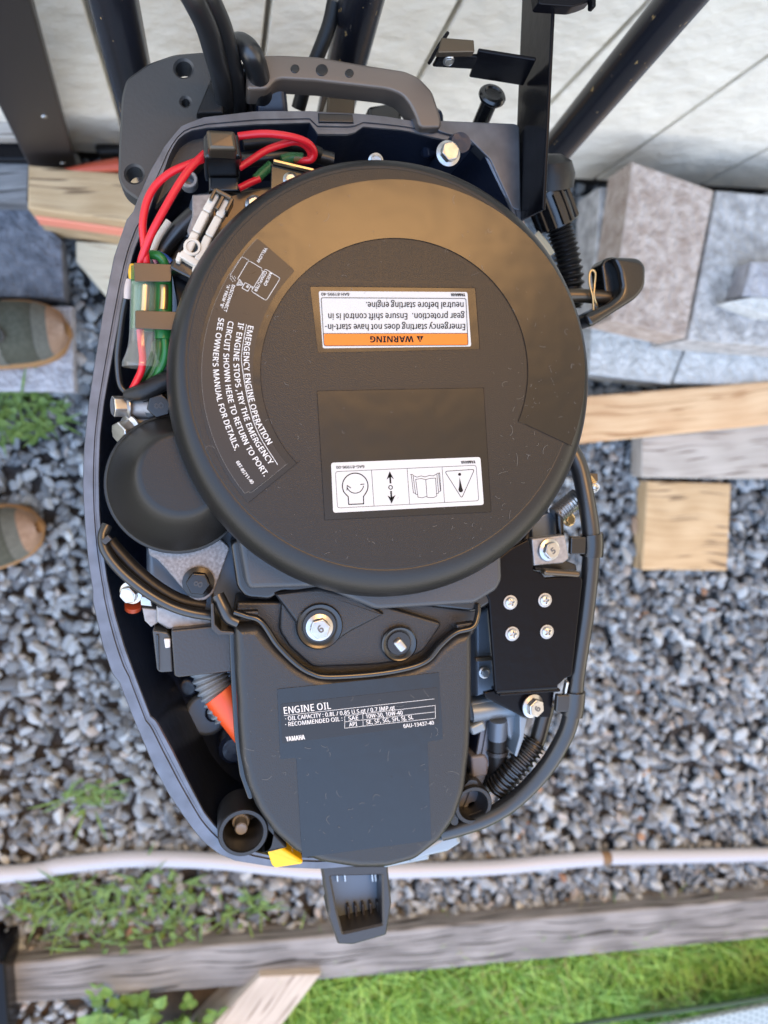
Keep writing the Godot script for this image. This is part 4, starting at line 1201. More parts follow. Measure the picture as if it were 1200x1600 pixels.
func build_decals() -> void:
	var cover: Node3D = motor.get_node("flywheel_cover"); var belt: Node3D = motor.get_node("belt_cover")
	var oc := Vector2(611.5, 582.5); var ic := Vector2(616, 581)
	var ring := arc(oc, 302.5, 137.8, 382.0, 72)
	ring.append_array(arc(ic, 209, 381.9, 136.4, 60))
	decal("ring_decal", ring, 0.0004, M.decal, cover)
	var seam := MB.new()
	stroke(seam, list2(arc(ic, 209, 137, 381.5, 90)), 0.0005, 0.8); stroke(seam, [388.4, 785.4, 468.6, 719.8], 0.0005, 0.7); stroke(seam, [820.6, 662.6, 894.8, 697.4], 0.0005, 0.7)
	stroke(seam, [742.8, 450, 750, 545.7], 0.0005, 0.8); stroke(seam, [484.7, 447.6, 742.8, 450], 0.0005, 0.5)
	stroke(seam, [495.5, 611, 755.8, 606, 767.5, 800, 507.5, 812.5], 0.0005, 0.5, true)
	part("label_seam", seam, M.ink, cover, 0.0)  # flat dark strokes draw the shadow line of the label recesses
	# emergency label
	var lab := arc(oc, 296.5, 140.2, 225.2, 40)
	lab.append_array(arc(ic, 221, 225.6, 139.0, 36))
	var lp := PackedVector2Array()
	decal("emergency_label", soft(lab, 5, 2), 0.0006, M.decal_dark, cover)
	var mb := MB.new(); var h := 0.0007
	text(mb, "EMERGENCY ENGINE OPERATION", [387.5, 508.5, 380.9, 548, 382.2, 587.5, 388, 621, 398, 658.5, 418, 695], h, 8.6)
	text(mb, "IF ENGINE STOPS ,TRY THE EMERGENCY", [372.5, 504, 365.7, 546, 365, 574, 369, 610, 379.4, 649.5, 394.4, 687, 420.5, 726.5], h, 8.6)
	text(mb, "CIRCUIT SHOWN HERE TO RETURN TO PORT.", [356.5, 501.5, 349.4, 546, 350.3, 584, 355, 621, 366.2, 658.5, 385, 702, 412.5, 744.5], h, 8.6)
	text(mb, "SEE OWNER'S MANUAL FOR DETAILS.", [341.5, 496.5, 333, 552, 333.5, 584, 339, 625, 351.2, 664.5, 366.5, 704], h, 8.6)
	text(mb, "68T-85711-40", [368.5, 722, 379, 739, 392.8, 756.5], h, 5.2)
	stroke(mb, list2(smooth2(flat([385, 507, 378.6, 545, 378, 570, 388.7, 630.6, 403.7, 677, 433.7, 725.8]), 8, false)), h, 0.9)
	text(mb, "YELLOW", [414.0, 386, 400.6, 408.5], h, 4.4)
	text(mb, "MICRO", [421, 425.5, 411.6, 445], h, 4.4)
	text(mb, "COMPUTER", [413.4, 423, 396.6, 453.8], h, 4.4)
	text(mb, "DISCONNECT", [362.8, 444.5, 349.2, 486], h, 4.6)
	text(mb, "\"A\" FROM \"B\"", [355.0, 444, 343.4, 480], h, 4.6)
	stroke(mb, list2(soft(flat([414.3, 420, 437.9, 434.8, 416.0, 469.8, 392.5, 455]), 3, 3)), h, 0.75, true)
	stroke(mb, list2(soft(flat([411.3, 425.2, 408.2, 421.0, 409.8, 419.8, 390.5, 408, 387.5, 408.5, 370.6, 436.8]), 2, 3)), h, 0.75)
	stroke(mb, [388.6, 406.8, 379.4, 401.4, 377.0, 402.5, 359.8, 429.5, 361, 433.8], h, 0.75, false, 1.1)
	stroke(mb, [374.5, 436.5, 380.2, 445.2, 369.6, 445.8], h, 0.75, true)
	stroke(mb, [375, 440, 377.6, 443.9, 372.4, 444.2], h, 0.6, true)
	stroke(mb, [383, 441.6, 392.2, 446.4, 387.2, 455.2, 378, 450], h, 0.75, true)
	stroke(mb, [390.6, 449.2, 394.6, 447.4, 393.6, 451, 397, 449], h, 0.75)
	text(mb, "B", [384.4, 448.8, 386.8, 450.2], h, 4.0)
	for p in [[362, 431, 368, 440], [366, 431.5, 369, 436], [359.5, 434, 364.5, 441]]: stroke(mb, p, h, 0.75, false, 1.0)
	print_part("label_print", mb, M.lettering, cover)
	mb = MB.new(); var edge := arc(oc, 296.5, 225, 140.5, 30)
	edge.append_array(flat([388.5, 768, 391, 769.8, 394.4, 768.6])); edge.append(Vector2(449, 724.4))
	stroke(mb, list2(edge), h, 0.30)
	print_part("label_edge", mb, M.lint, cover)
	# warning label
	decal("warning_backing", soft(flat([484.7, 447.6, 742.8, 450, 750, 545.7, 496.7, 551]), 3, 2), 0.0004, M.decal, cover)
	decal("warning_label", soft(flat([498, 454.8, 730.2, 456.3, 736.2, 541.3, 504.4, 544.2]), 3, 3), 0.0006, M.white, cover)
	mb = MB.new()
	sheet(mb, soft(flat([506.2, 521.3, 730.4, 521.0, 731.4, 537.2, 729, 539, 509, 540.3, 506.8, 538.4]), 2, 2), 0.0007); print_part("orange_bar", mb, M.orange_ink, cover)
	mb = MB.new(); h = 0.0008
	stroke(mb, list2(soft(flat([501.8, 465.2, 728, 466.4, 731.4, 539.2, 506.4, 540.4]), 3, 3)), h, 0.9, true)
	stroke(mb, [506, 521.2, 730.5, 520.9], h, 0.7)
	text(mb, "Emergency starting does not have start-in-", [726.6, 506, 507.8, 506.4], h, 9.8)
	text(mb, "gear protection.  Ensure shift control is in", [725.6, 489.2, 512.8, 489.6], h, 9.8)
	text(mb, "neutral before starting engine.", [724, 472, 571.8, 472], h, 9.8)
	text(mb, "WARNING", [646, 525, 578.2, 525.3], h, 9.6, true)
	text(mb, "YAMAHA", [726.8, 458.3, 704.4, 458.2], h, 4.6, true)
	text(mb, "6AH-81995-40", [545.5, 457.6, 502, 457.4], h, 4.4)
	sheet(mb, soft(flat([650.6, 525, 662, 525, 656.3, 535]), 0.8, 2), h)
	print_part("warning_print", mb, M.ink, cover)
	mb = MB.new(); stroke(mb, [656.3, 532, 656.3, 528.4], 0.0009, 1.2); stroke(mb, [656.3, 527.2, 656.3, 526.3], 0.0009, 1.2); print_part("warning_mark", mb, M.orange_ink, cover)
	# picture label
	decal("picture_backing", soft(flat([495.5, 611, 755.8, 606, 767.5, 800, 507.5, 812.5]), 2, 2), 0.0004, M.decal, cover)
	decal("picture_label", soft(flat([517.3, 723, 750.6, 714, 756, 788.8, 520.6, 801.2]), 4, 3), 0.0006, M.white, cover)
	mb = MB.new(); h = 0.0007
	stroke(mb, list2(soft(flat([524, 737, 744, 727, 748.2, 782.5, 527.4, 793.8]), 4, 3)), h, 0.62, true)
	for p in [[580.5, 734.6, 584.4, 790.8], [636.2, 732, 640, 788], [690.7, 729.4, 694.6, 785.2]]: stroke(mb, p, h, 0.62)
	var key := arc(Vector2(555, 759.3), 20, 148, 395, 30); key.append_array(flat([568, 776, 568.2, 787.2, 545, 788.2, 544, 776]))
	stroke(mb, list2(key), h, 1.5, true)
	stroke(mb, list2(arc(Vector2(555, 757.4), 13.2, 158, 8, 18)), h, 1.2); stroke(mb, [563.5, 757, 569, 756.4], h, 1.2)
	stroke(mb, [542.2, 766, 542.6, 758.6, 548, 762.4], h, 1.2)
	for d in [[610.2, 754.6, 609.2, 742, 604.2, 749.4, 608.9, 736.4, 615.4, 748.8], [611, 768, 611.8, 780, 605.6, 774.4, 612, 786.6, 618.0, 773.4]]:
		stroke(mb, [d[0], d[1], d[2], d[3]], h, 2.6)
		sheet(mb, flat([d[4], d[5], d[6], d[7], d[8], d[9], (d[2] + d[0]) / 2, (d[3] * 0.8 + d[1] * 0.2)]), h)
	stroke(mb, list2(circle2(610.3, 761.6, 2.9, 20)), h, 1.2, true)
	for p in [[649.5, 749, 653.2, 777, 660, 777.8, 665.5, 776, 670.4, 777.6, 678, 777.4, 682.4, 775, 680.6, 747, 672, 747.6, 665.3, 749.4, 658, 747.8, 649.5, 749], [665.3, 749.4, 667.2, 776.4], [645.4, 743, 651.6, 745.6, 658, 743.6, 664.5, 745.2, 671, 742.8, 677, 743.6, 682.6, 740.4], [645.4, 743, 649.4, 772, 652.6, 773], [642.6, 742, 646, 770, 649.2, 771], [682.6, 740.4, 685.4, 770.4, 682.4, 771.6], [685.2, 739.4, 688.4, 767.4, 685.4, 768.4], [641, 741.4, 645.4, 741.2], [683, 739.8, 687, 738.8, 689, 767]]: stroke(mb, p, h, 0.75)
	stroke(mb, list2(soft(flat([695, 736.5, 741.4, 733.4, 721.4, 778.6]), 4, 4)), h, 0.85, true)
	sheet(mb, circle2(718.2, 741.2, 2.3, 16), h)
	sheet(mb, flat([718.2, 746, 722, 762, 723.6, 766, 722.4, 768.6, 719.8, 769.4, 717.2, 768, 716.4, 765, 717.4, 760]), h)
	text(mb, "YAMAHA", [742.8, 719.4, 720, 720.2], h, 4.4, true)
	text(mb, "6AG-81996-00", [569, 726.6, 525.2, 728.2], h, 4.4)
	print_part("picture_print", mb, M.ink, cover)
	# oil label
	h = -0.0501
	decal("oil_backing", soft(flat([433, 1077, 686, 1051, 692, 1155, 668, 1159, 674, 1313, 472, 1340, 463, 1184, 438, 1186]), 2, 2), h, M.decal, belt)
	decal("oil_label", soft(flat([438, 1100, 684, 1074, 687, 1131, 441, 1162]), 4, 3), h + 0.0002, M.decal_dark, belt)
	mb = MB.new(); h = -0.0498
	text(mb, "ENGINE OIL", [444, 1115.6, 517, 1107.4], h, 10.6)
	text(mb, "· OIL CAPACITY : 0.8L / 0.85 U.S.qt / 0.7 IMP.qt", [446, 1126.2, 617, 1108.6], h, 6.4)
	text(mb, "· RECOMMENDED OIL :", [446, 1135.2, 535, 1126.0], h, 6.4)
	text(mb, "SAE", [544.5, 1125.6, 560, 1124], h, 6.2)
	text(mb, "API", [545.6, 1135.2, 558, 1133.8], h, 6.2)
	text(mb, "10W-30, 10W-40", [572, 1122.4, 629, 1116.2], h, 6.2)
	text(mb, "SE, SF, SG, SH, SJ, SL", [572.4, 1131.8, 646, 1123.4], h, 6.2)
	text(mb, "6AU-13437-40", [630.6, 1137.4, 678, 1131.8], h, 5.8)
	text(mb, "YAMAHA", [447, 1158.4, 476.4, 1155], h, 7.2, true)
	stroke(mb, [444, 1118.2, 678.4, 1092], h, 0.6)
	stroke(mb, [538.6, 1118.6, 680, 1102.2, 680.4, 1122.2, 538.6, 1137.8], h, 0.6, true)
	stroke(mb, [538.6, 1128, 680.2, 1112.2], h, 0.6); stroke(mb, [566.8, 1115.4, 567.4, 1134.4], h, 0.6)
	print_part("oil_print", mb, M.lettering, belt)
func build_left_side() -> void:
	var mb := MB.new()
	# fuse holder
	mb.slab(plan(soft(flat([318, 208, 373, 208, 378, 247, 318, 247]), 5), TOP - 0.034), TOP - 0.075, TOP - 0.034, 0.003)
	var fuse := part("fuse_holder", mb, M.gloss, motor)
	plate("fuse_cap", soft(flat([322, 201, 367, 203, 371, 235, 325, 233]), 5), -0.022, -0.036, 0.003, M.strap_metal, fuse)  # black plastic cap; the brown material paints a warm reflection on it
	plate("fuse_clip", flat([326, 274, 372, 274, 376, 300, 326, 300]), -0.066, -0.09, 0.002, M.gloss, fuse)
	for w in [[372, 213, -0.045, 395, 210, -0.044, 418, 209, -0.043, 446, 212, -0.043, 470, 218, -0.045, 484, 226, -0.048, 491, 238, -0.052, 487, 249, -0.055, 474, 251, -0.058, 462, 250, -0.062], [374, 262, -0.05, 394, 249, -0.05, 418, 234, -0.05, 450, 223, -0.05, 466, 222, -0.05, 480, 230, -0.052, 486, 244, -0.056, 478, 252, -0.06], [374, 294, -0.06, 390, 286, -0.06, 406, 279, -0.06]]:
		pipe("red_wire", w, 0.0023, M.red, motor)
	for w in [[322, 246, -0.044, 308, 252, -0.043, 290, 259, -0.043, 266, 270, -0.043, 243, 290, -0.044, 229, 316, -0.045, 223, 350, -0.046, 225, 380, -0.047, 228, 406, -0.048, 229, 420, -0.05], [320, 240, -0.042, 298, 262, -0.040, 278, 290, -0.039, 255, 330, -0.040, 238, 362, -0.042, 227, 388, -0.045, 221, 406, -0.048, 219, 420, -0.05]]:
		pipe("red_wire", w, 0.0024, M.red, motor)
	# pale green loom ends behind the cover
	pipe("wire_joint", [440, 250, -0.06, 455, 246, -0.06, 474, 247, -0.059], 0.0032, M.green_sleeve, motor)
	pipe("wire_joint", [400, 280, -0.061, 412, 268, -0.061, 424, 258, -0.061], 0.0032, M.green_sleeve, motor)
	pipe("black_wire", [380, 225, -0.07, 420, 222, -0.07, 470, 228, -0.07, 500, 240, -0.075], 0.004, M.rubber, motor)
	pipe("black_wire", [378, 250, -0.075, 420, 246, -0.075, 470, 240, -0.078, 520, 250, -0.08], 0.005, M.hose, motor)
	# gold edged bracket
	mb = MB.new(); bar(mb, U(427, 252, -0.052), U(490, 267, -0.052), 0.0018, 0.004, 0.0004); bar(mb, U(490, 267, -0.052), U(497, 278, -0.053), 0.0018, 0.004, 0.0004)
	var gb := part("bracket_edge", mb, M.gold, motor)
	plate("bracket_face", flat([424, 255, 489, 270, 496, 284, 480, 310, 422, 312]), -0.0555, -0.058, 0.0006, M.gloss, gb)
	hex_bolt(gb, U(454, 281, -0.0555), Vector3.UP, 0.0038, M.zinc, "", 0.1, 0.5)
	hex_bolt(motor, U(587, 252, -0.085), Vector3(0, 1, 0.3), 0.0042, M.zinc, "", 0.5, 0.8)
	hex_bolt(motor, U(700, 240, -0.066), Vector3(0.02, 1, 0.05), 0.0066, M.zinc, "", 0.25, 0.95)
	mb = MB.new(); mb.xf = Transform3D(Basis.IDENTITY, U(697, 252, -0.11)); mb.lathe([Vector2(0.0085, -0.05), Vector2(0.0085, 0.03), Vector2(0.007, 0.036), Vector2(0, 0.036)], 24); part("bolt_post", mb, M.navy, motor)
	mb = MB.new(); mb.xf = Transform3D(Basis.IDENTITY, U(295, 280, -0.085)); mb.lathe([Vector2(0.0058, -0.01), Vector2(0.0058, 0.0), Vector2(0.0052, 0.0008), Vector2(0.0036, 0.0008), Vector2(0.0032, 0.0), Vector2(0.0032, -0.008), Vector2(0.0, -0.008)], 28); part("ring_nut", mb, M.cast, motor, 30)
	hex_bolt(motor, U(398, 320, -0.068), Vector3.UP, 0.0048, M.zinc, "", 0.4, 0.6)
	# galvanised plate and the white cable clip
	plate("galvanised_plate", soft(flat([300, 304, 333, 302, 334, 330, 320, 352, 296, 372, 292, 360, 300, 338]), 3), -0.053, -0.08, 0.001, M.cast, motor)
	mb = MB.new()
	for w in [[338, 306, 322, 334, 306, 366, 290, 402], [356, 316, 342, 342, 326, 372, 309, 410]]:
		for k in 3: bar(mb, U(w[k * 2], w[k * 2 + 1], -0.034), U(w[k * 2 + 2], w[k * 2 + 3], -0.034), 0.0050, 0.010, 0.0012)
	bar(mb, U(282, 398, -0.034), U(314, 418, -0.034), 0.0044, 0.010, 0.001)
	bar(mb, U(308, 414, -0.036), U(305, 430, -0.036), 0.0040, 0.012, 0.001)
	bar(mb, U(283, 398, -0.036), U(278, 412, -0.036), 0.0030, 0.012, 0.001)
	var clip := part("cable_clip", mb, M.clip, motor)
	mb = MB.new(); mb.xf = Transform3D(Basis.IDENTITY, U(301, 389, -0.034)); mb.lathe([Vector2(0.0052, -0.005), Vector2(0.0052, 0.005), Vector2(0.0047, 0.0058), Vector2(0.0036, 0.0058), Vector2(0.0033, 0.005), Vector2(0.0033, -0.004)], 28); part("clip_eye", mb, M.clip, clip, 30)
	mb = MB.new()
	bar(mb, U(336, 300, -0.031), U(362, 314, -0.031), 0.0024, 0.012, 0.0008); bar(mb, U(337, 300, -0.031), U(329, 316, -0.031), 0.0020, 0.012, 0.0006); bar(mb, U(363, 314, -0.031), U(353, 334, -0.031), 0.0022, 0.012, 0.0006); bar(mb, U(350, 307, -0.031), U(338, 330, -0.031), 0.0024, 0.009, 0.0006)
	part("clip_head", mb, M.strap_metal, clip)
	mb = MB.new(); bar(mb, U(270, 414, -0.044), U(304, 432, -0.044), 0.0078, 0.016, 0.0015); part("clip_foot", mb, M.gloss, clip)
	plate("clip_arm", soft(flat([268, 424, 302, 442, 308, 470, 296, 512, 280, 512, 276, 470]), 3), -0.060, -0.066, 0.001, M.black_steel, motor)
	pipe("cable_tie", [338, 440, -0.05, 318, 466, -0.05, 304, 486, -0.052, 296, 510, -0.054], 0.0022, M.gloss, motor)
	mb = MB.new(); mb.xf = Transform3D(Basis(Vector3.UP, 0.9), U(303, 466, -0.047)); mb.box(Vector3(0.005, 0.004, 0.004), 0.0008); part("tie_head", mb, M.grey_plastic, motor)
	# dark looms between the wires and the plate
	pipe("loom", [240, 420, -0.07, 256, 388, -0.07, 280, 358, -0.066, 304, 335, -0.064], 0.0058, M.hose, motor)
	pipe("loom", [262, 425, -0.08, 280, 395, -0.08, 292, 370, -0.078], 0.0062, M.rubber, motor)
	pipe("white_wire", [238, 396, -0.064, 246, 374, -0.062, 254, 360, -0.061, 264, 345, -0.060], 0.0021, M.clip, motor)
	pipe("pink_wire", [230, 395, -0.06, 240, 400, -0.06, 246, 412, -0.06], 0.0018, mat(Color(0.6, 0.2, 0.25), 0.4), motor)
	pipe("blue_wire", [246, 398, -0.058, 256, 403, -0.056, 266, 412, -0.056], 0.0028, M.blue, motor)
	pipe("green_wire", [232, 398, -0.054, 246, 399, -0.052, 254, 406, -0.052, 258, 416, -0.053], 0.0028, M.green, motor)
	# connector sleeves under two straps
	pipe("green_sleeve", [224, 418, -0.055, 224, 450, -0.055, 224, 480, -0.055, 223, 515, -0.055], 0.0074, M.green_sleeve, motor, 18)
	pipe("green_sleeve", [254, 418, -0.057, 255, 450, -0.057, 255, 485, -0.057, 256, 530, -0.057], 0.0056, M.green, motor, 18)
	pipe("brass_terminal", [228, 446, -0.0495, 227, 466, -0.0495, 226, 486, -0.0495], 0.0026, M.gold, motor)
	pipe("brass_terminal", [256, 446, -0.0535, 256, 466, -0.0535, 255, 484, -0.0535], 0.0030, M.gold, motor)
	mb = MB.new(); var sl := path([225, 443, -0.053, 224, 480, -0.053, 223, 515, -0.053, 222, 540, -0.053, 221, 560, -0.053, 221, 574, -0.053], 4)
	mb.tube(sl, [0.0078, 0.0080, 0.0080, 0.0080, 0.0080, 0.0080, 0.0080, 0.0080, 0.0080, 0.0080, 0.0081, 0.0082, 0.0084, 0.0087, 0.0092, 0.0097, 0.0104, 0.0112, 0.0117, 0.0117, 0.0116], 24, false); part("clear_sleeve", mb, M.clear, motor, 60)
	pipe("red_wire", [219, 515, -0.053, 221, 540, -0.053, 223, 560, -0.053, 221, 578, -0.055, 215, 592, -0.06, 207, 608, -0.066], 0.0023, M.red, motor)
	pipe("green_wire", [258, 528, -0.056, 259, 548, -0.056, 255, 566, -0.058, 246, 584, -0.062, 240, 600, -0.07], 0.0025, M.green, motor)
	pipe("green_wire", [250, 530, -0.06, 249, 552, -0.06, 242, 576, -0.064, 232, 596, -0.068], 0.0025, mat(Color(0.05, 0.13, 0.03), 0.35), motor)
	pipe("green_wire", [244, 534, -0.062, 238, 560, -0.062, 226, 585, -0.066, 218, 600, -0.07], 0.0024, mat(Color(0.015, 0.07, 0.02), 0.35), motor)
	for p in [[209, 410, 269, 413, 267, 440, 210, 440], [211, 485, 280, 487, 277, 516, 211, 513]]:
		plate("retaining_strap", soft(flat(p), 2, 2), -0.0425, -0.0437, 0.0004, M.strap_metal, motor)
	pipe("rim_wire", [207, 415, -0.08, 205, 435, -0.078, 200, 455, -0.078, 194, 480, -0.08, 188, 520, -0.082, 184, 560, -0.084, 188, 600, -0.086, 200, 615, -0.086], 0.0022, M.hose, motor)
	pipe("yellow_wire", [208, 416, -0.07, 206.5, 424, -0.068, 207, 434, -0.070], 0.0024, mat(Color(0.8, 0.42, 0.02), 0.35), motor)
	pipe("pale_wire", [204, 438, -0.074, 201, 450, -0.074, 200, 466, -0.076], 0.0028, mat(Color(0.55, 0.45, 0.4), 0.5), motor)
	mb = MB.new(); mb.tube(path([196, 618, -0.066, 224, 612, -0.062, 248, 600, -0.06, 272, 588, -0.06], 5), [0.0032, 0.0038, 0.0044, 0.005, 0.0055, 0.006], 12); part("rubber_boot", mb, M.rubber, motor, 60)
	# bolts of the starter
	mb = MB.new(); mb.tube(path([202, 636, -0.077, 220, 636, -0.074, 242, 636, -0.070], 2), [0.0075], 24); part("starter_boss", mb, M.cast, motor, 40)
	hex_bolt(motor, U(199, 635, -0.074), Vector3(-1.0, 0.35, 0.0), 0.0072, M.zinc, "", 0.2, 1.3)
	hex_bolt(motor, U(205, 672, -0.073), Vector3(-0.8, 0.75, 0.25), 0.0078, M.zinc, "", 0.5, 1.3)
	hex_bolt(motor, U(250, 634, -0.066), Vector3(-0.02, 1.0, 0.05), 0.0082, M.blackbolt, "8", 1.3, 0.75)
	hex_bolt(motor, U(190, 706, -0.085), Vector3(-0.9, 0.5, 0.2), 0.004, M.cast, "", 0.3, 1.0)
	plate("starter_flange", soft(flat([232, 868, 246, 875, 262, 893, 288, 924, 296, 934, 308, 940, 322, 938, 333, 928, 360, 856, 300, 800, 230, 840]), 5), -0.074, -0.082, 0.0012, M.cast_dark, motor)
	hex_bolt(motor, U(310, 910, -0.072), Vector3.UP, 0.0082, M.blackbolt, "8", 0.9, 0.7)
	# plate and loom below the starter
	mb = MB.new(); mb.tube(path([168, 820, -0.078, 161, 838, -0.076, 166, 862, -0.073, 190, 893, -0.07, 228, 924, -0.068, 266, 946, -0.068, 300, 957, -0.068, 334, 962, -0.07], 6), [0.0034, 0.0036], 14); part("loom", mb, M.hose, motor, 60)
	mb = MB.new(); mb.tube(path([172, 845, -0.08, 182, 858, -0.079, 212, 890, -0.077, 246, 918, -0.076, 282, 938, -0.076, 320, 946, -0.078], 6), [0.0046], 14); part("loom", mb, M.rubber, motor, 60)
	mb = MB.new(); mb.xf = Transform3D(Basis(Vector3.UP, -0.9), U(167, 843, -0.070)); mb.box(Vector3(0.004, 0.004, 0.006), 0.0008); part("tie_head", mb, M.grey_plastic, motor)
	plate("rib_post", soft(flat([329, 942, 334, 942, 336, 975, 345, 985, 366, 987, 366, 992, 340, 992, 330, 982]), 2), -0.054, -0.09, 0.0008, M.grey_plastic, motor)
	pipe("black_wire", [340, 930, -0.06, 350, 950, -0.058, 358, 965, -0.058, 372, 972, -0.058], 0.0045, M.hose, motor)
	# relay and its box
	plate("relay_body", soft(flat([244, 946, 266, 950, 330, 962, 334, 978, 262, 984, 244, 972]), 3), -0.082, -0.11, 0.002, M.cast, motor)
	plate("relay_terminal", flat([218, 930, 236, 934, 238, 948, 220, 946]), -0.084, -0.1, 0.001, M.zinc, motor)
	plate("relay_terminal", flat([222, 950, 248, 952, 250, 972, 236, 980, 226, 970]), -0.088, -0.11, 0.001, M.cast, motor)
	hex_bolt(motor, U(205, 926, -0.086), Vector3(-0.4, 1, 0.2), 0.0062, M.zinc, "", 0.2, 0.9)
	mb = MB.new(); mb.tube(path([208, 944, -0.098, 208, 950, -0.1], 2), [0.0058], 16); part("orange_seal", mb, mat(Color(0.3, 0.04, 0.01), 0.4), motor)
	mb = MB.new(); mb.slab(plan(soft(flat([267, 984, 300, 981, 366, 974, 366, 1049, 278, 1059, 272, 1056]), 4), TOP - 0.074), TOP - 0.12, TOP - 0.074, 0.0015)
	var box := part("relay_box", mb, M.grey_plastic, motor)
	plate("relay_box_tab", soft(flat([238, 984, 262, 988, 267, 996, 270, 1050, 250, 1051, 245, 1047]), 3), -0.078, -0.115, 0.0012, mat(Color(0.04, 0.045, 0.05), 0.35), box)
	plate("relay_box_rim", flat([244, 992, 247, 1046, 249, 1048, 248, 992]), -0.0765, -0.08, 0.0004, M.gloss, box)
	plate("relay_box_clip", soft(flat([256, 998, 266, 998, 266, 1012, 258, 1013]), 2), -0.0762, -0.08, 0.0006, mat(Color(0.5, 0.5, 0.5), 0.4), box)
	# grey corrugated hose with an orange sleeve
	mb = MB.new(); var hp := path([322, 1030, -0.115, 330, 1060, -0.112, 344, 1088, -0.108, 362, 1116, -0.105], 30); var rad := []
	for i in hp.size(): rad.append(0.0128 + 0.0011 * sin(i * 0.75))
	mb.tube(hp, rad, 20); part("corrugated_hose", mb, M.grey_hose, motor, 60)
	pipe("orange_sleeve", [346, 1080, -0.105, 368, 1108, -0.102, 394, 1142, -0.100, 414, 1172, -0.1], 0.0146, M.orange_hose, motor, 24)
	mb = MB.new(); mb.xf = Transform3D(Basis.IDENTITY, U(366, 1170, -0.14)); mb.lathe([Vector2(0.012, -0.03), Vector2(0.012, 0.0), Vector2(0.009, 0.003), Vector2(0.0, 0.003)], 20); part("drain_boss", mb, M.navy, motor)
func build_right_side() -> void:
	var mb := MB.new()
	var br := plate("screw_bracket", soft(flat([745, 900, 800, 855, 826, 842, 833, 868, 834, 892, 846, 894, 852, 903, 905, 899, 911, 906, 894, 1057, 884, 1060, 868, 1075, 774, 1081, 764, 939]), 2.5, 3), -0.055, -0.0580, 0.0012, M.black_steel, motor)
	mb = MB.new(); mb.tube(PackedVector3Array([U(774, 1077, -0.0585), U(868, 1070, -0.0585)]), [0.0036], 20); bar(mb, U(774, 1080, -0.068), U(868, 1073, -0.068), 0.0024, 0.018, 0.001); part("bracket_bend", mb, M.black_steel, br)
	for s in [[797, 941, 0.4], [851, 937.5, 0.1], [800, 990, 0.2], [854, 987, 0.7]]: cross_screw(br, U(s[0], s[1], -0.0548), 0.0040, s[2])
	mb = MB.new(); bar(mb, U(848, 893, -0.052), U(904, 897, -0.052), 0.0042, 0.006, 0.0016); part("bracket_edge", mb, M.strap_metal, br)
	plate("clamp_plate", soft(flat([831, 842, 883, 836, 889, 873, 880, 880, 834, 884]), 2), -0.0560, -0.0640, 0.001, M.cast, motor)
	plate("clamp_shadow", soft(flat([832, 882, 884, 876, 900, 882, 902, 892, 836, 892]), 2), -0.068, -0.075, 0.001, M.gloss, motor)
	hex_bolt(motor, U(858, 859, -0.055), Vector3(0.12, 1, 0.0), 0.0064, M.zinc, "5", 0.2, 0.8)
	# parts glimpsed between cover and hose
	mb = MB.new(); var tp := path([868, 806, -0.08, 884, 792, -0.08, 904, 776, -0.08], 12); var tr := []
	for i in tp.size(): tr.append(0.0070 + 0.0005 * (1 if i % 2 else -1))
	mb.tube(tp, tr, 20); part("threaded_sleeve", mb, M.zinc, motor, 30)
	plate("linkage_plate", soft(flat([830, 812, 860, 800, 876, 812, 876, 842, 832, 846]), 3), -0.085, -0.095, 0.001, M.block, motor)
	mb = MB.new(); mb.tube(path([873, 800, -0.076, 875, 830, -0.076, 876, 845, -0.076], 3), [0.003], 12); part("linkage_rod", mb, M.gloss, motor)
	hex_bolt(motor, U(889, 812, -0.082), Vector3(0.1, 1, 0), 0.0040, M.gold, "", 0.2, 0.8)
	plate("spring_plate", flat([910, 738, 934, 740, 935, 752, 914, 754]), -0.075, -0.079, 0.0006, M.strap_metal, motor)
	var spring := PackedVector3Array()
	var sa := U(917, 746, -0.078); var sb := U(929, 762, -0.068)
	var sy := (sb - sa).normalized(); var sx := sy.cross(Vector3.RIGHT).normalized(); var sz := sx.cross(sy)
	for i in 49: spring.append(sa.lerp(sb, i / 48.0) + (sx * cos(i * TAU / 8.0) + sz * sin(i * TAU / 8.0)) * 0.0032)
	mb = MB.new(); mb.tube(spring, [0.0006], 6); part("adjuster_spring", mb, M.gold, motor, 60)
	cross_screw(motor, sb, 0.0030, 0.3, sy + Vector3.UP * 0.6)
	# fuel hose along the right edge and its two clamps
	pipe("fuel_hose", [884, 690, -0.075, 897, 712, -0.072, 907, 738, -0.07, 918, 793, -0.066, 924, 842, -0.064, 922, 890, -0.064, 915, 957, -0.064, 907, 1010, -0.064, 900, 1057, -0.064, 897, 1090, -0.064, 889, 1132, -0.065, 876, 1162, -0.066, 855, 1196, -0.068, 826, 1230, -0.07, 792, 1259, -0.072, 754, 1280, -0.074, 716, 1293, -0.078, 690, 1300, -0.082], 0.0065, M.hose, motor, 18, 8)
	mb = MB.new(); mb.tube(path([924, 834, -0.064, 925, 850, -0.064, 924, 869, -0.064], 3), [0.0086], 20); bar(mb, U(890, 852, -0.0600), U(914, 852, -0.0600), 0.013, 0.004, 0.001); part("hose_clamp", mb, M.gloss, motor, 40)
	mb = MB.new(); mb.tube(path([897, 1080, -0.064, 896, 1098, -0.064, 893, 1117, -0.064], 3), [0.0084], 20); bar(mb, U(868, 1098, -0.0605), U(892, 1098, -0.0605), 0.013, 0.004, 0.001); part("hose_clamp", mb, M.hose, motor, 40)
	mb = MB.new(); bar(mb, U(886, 1064, -0.058), U(882, 1084, -0.062), 0.0022, 0.004, 0.0008); part("clamp_tongue", mb, M.zinc, motor)
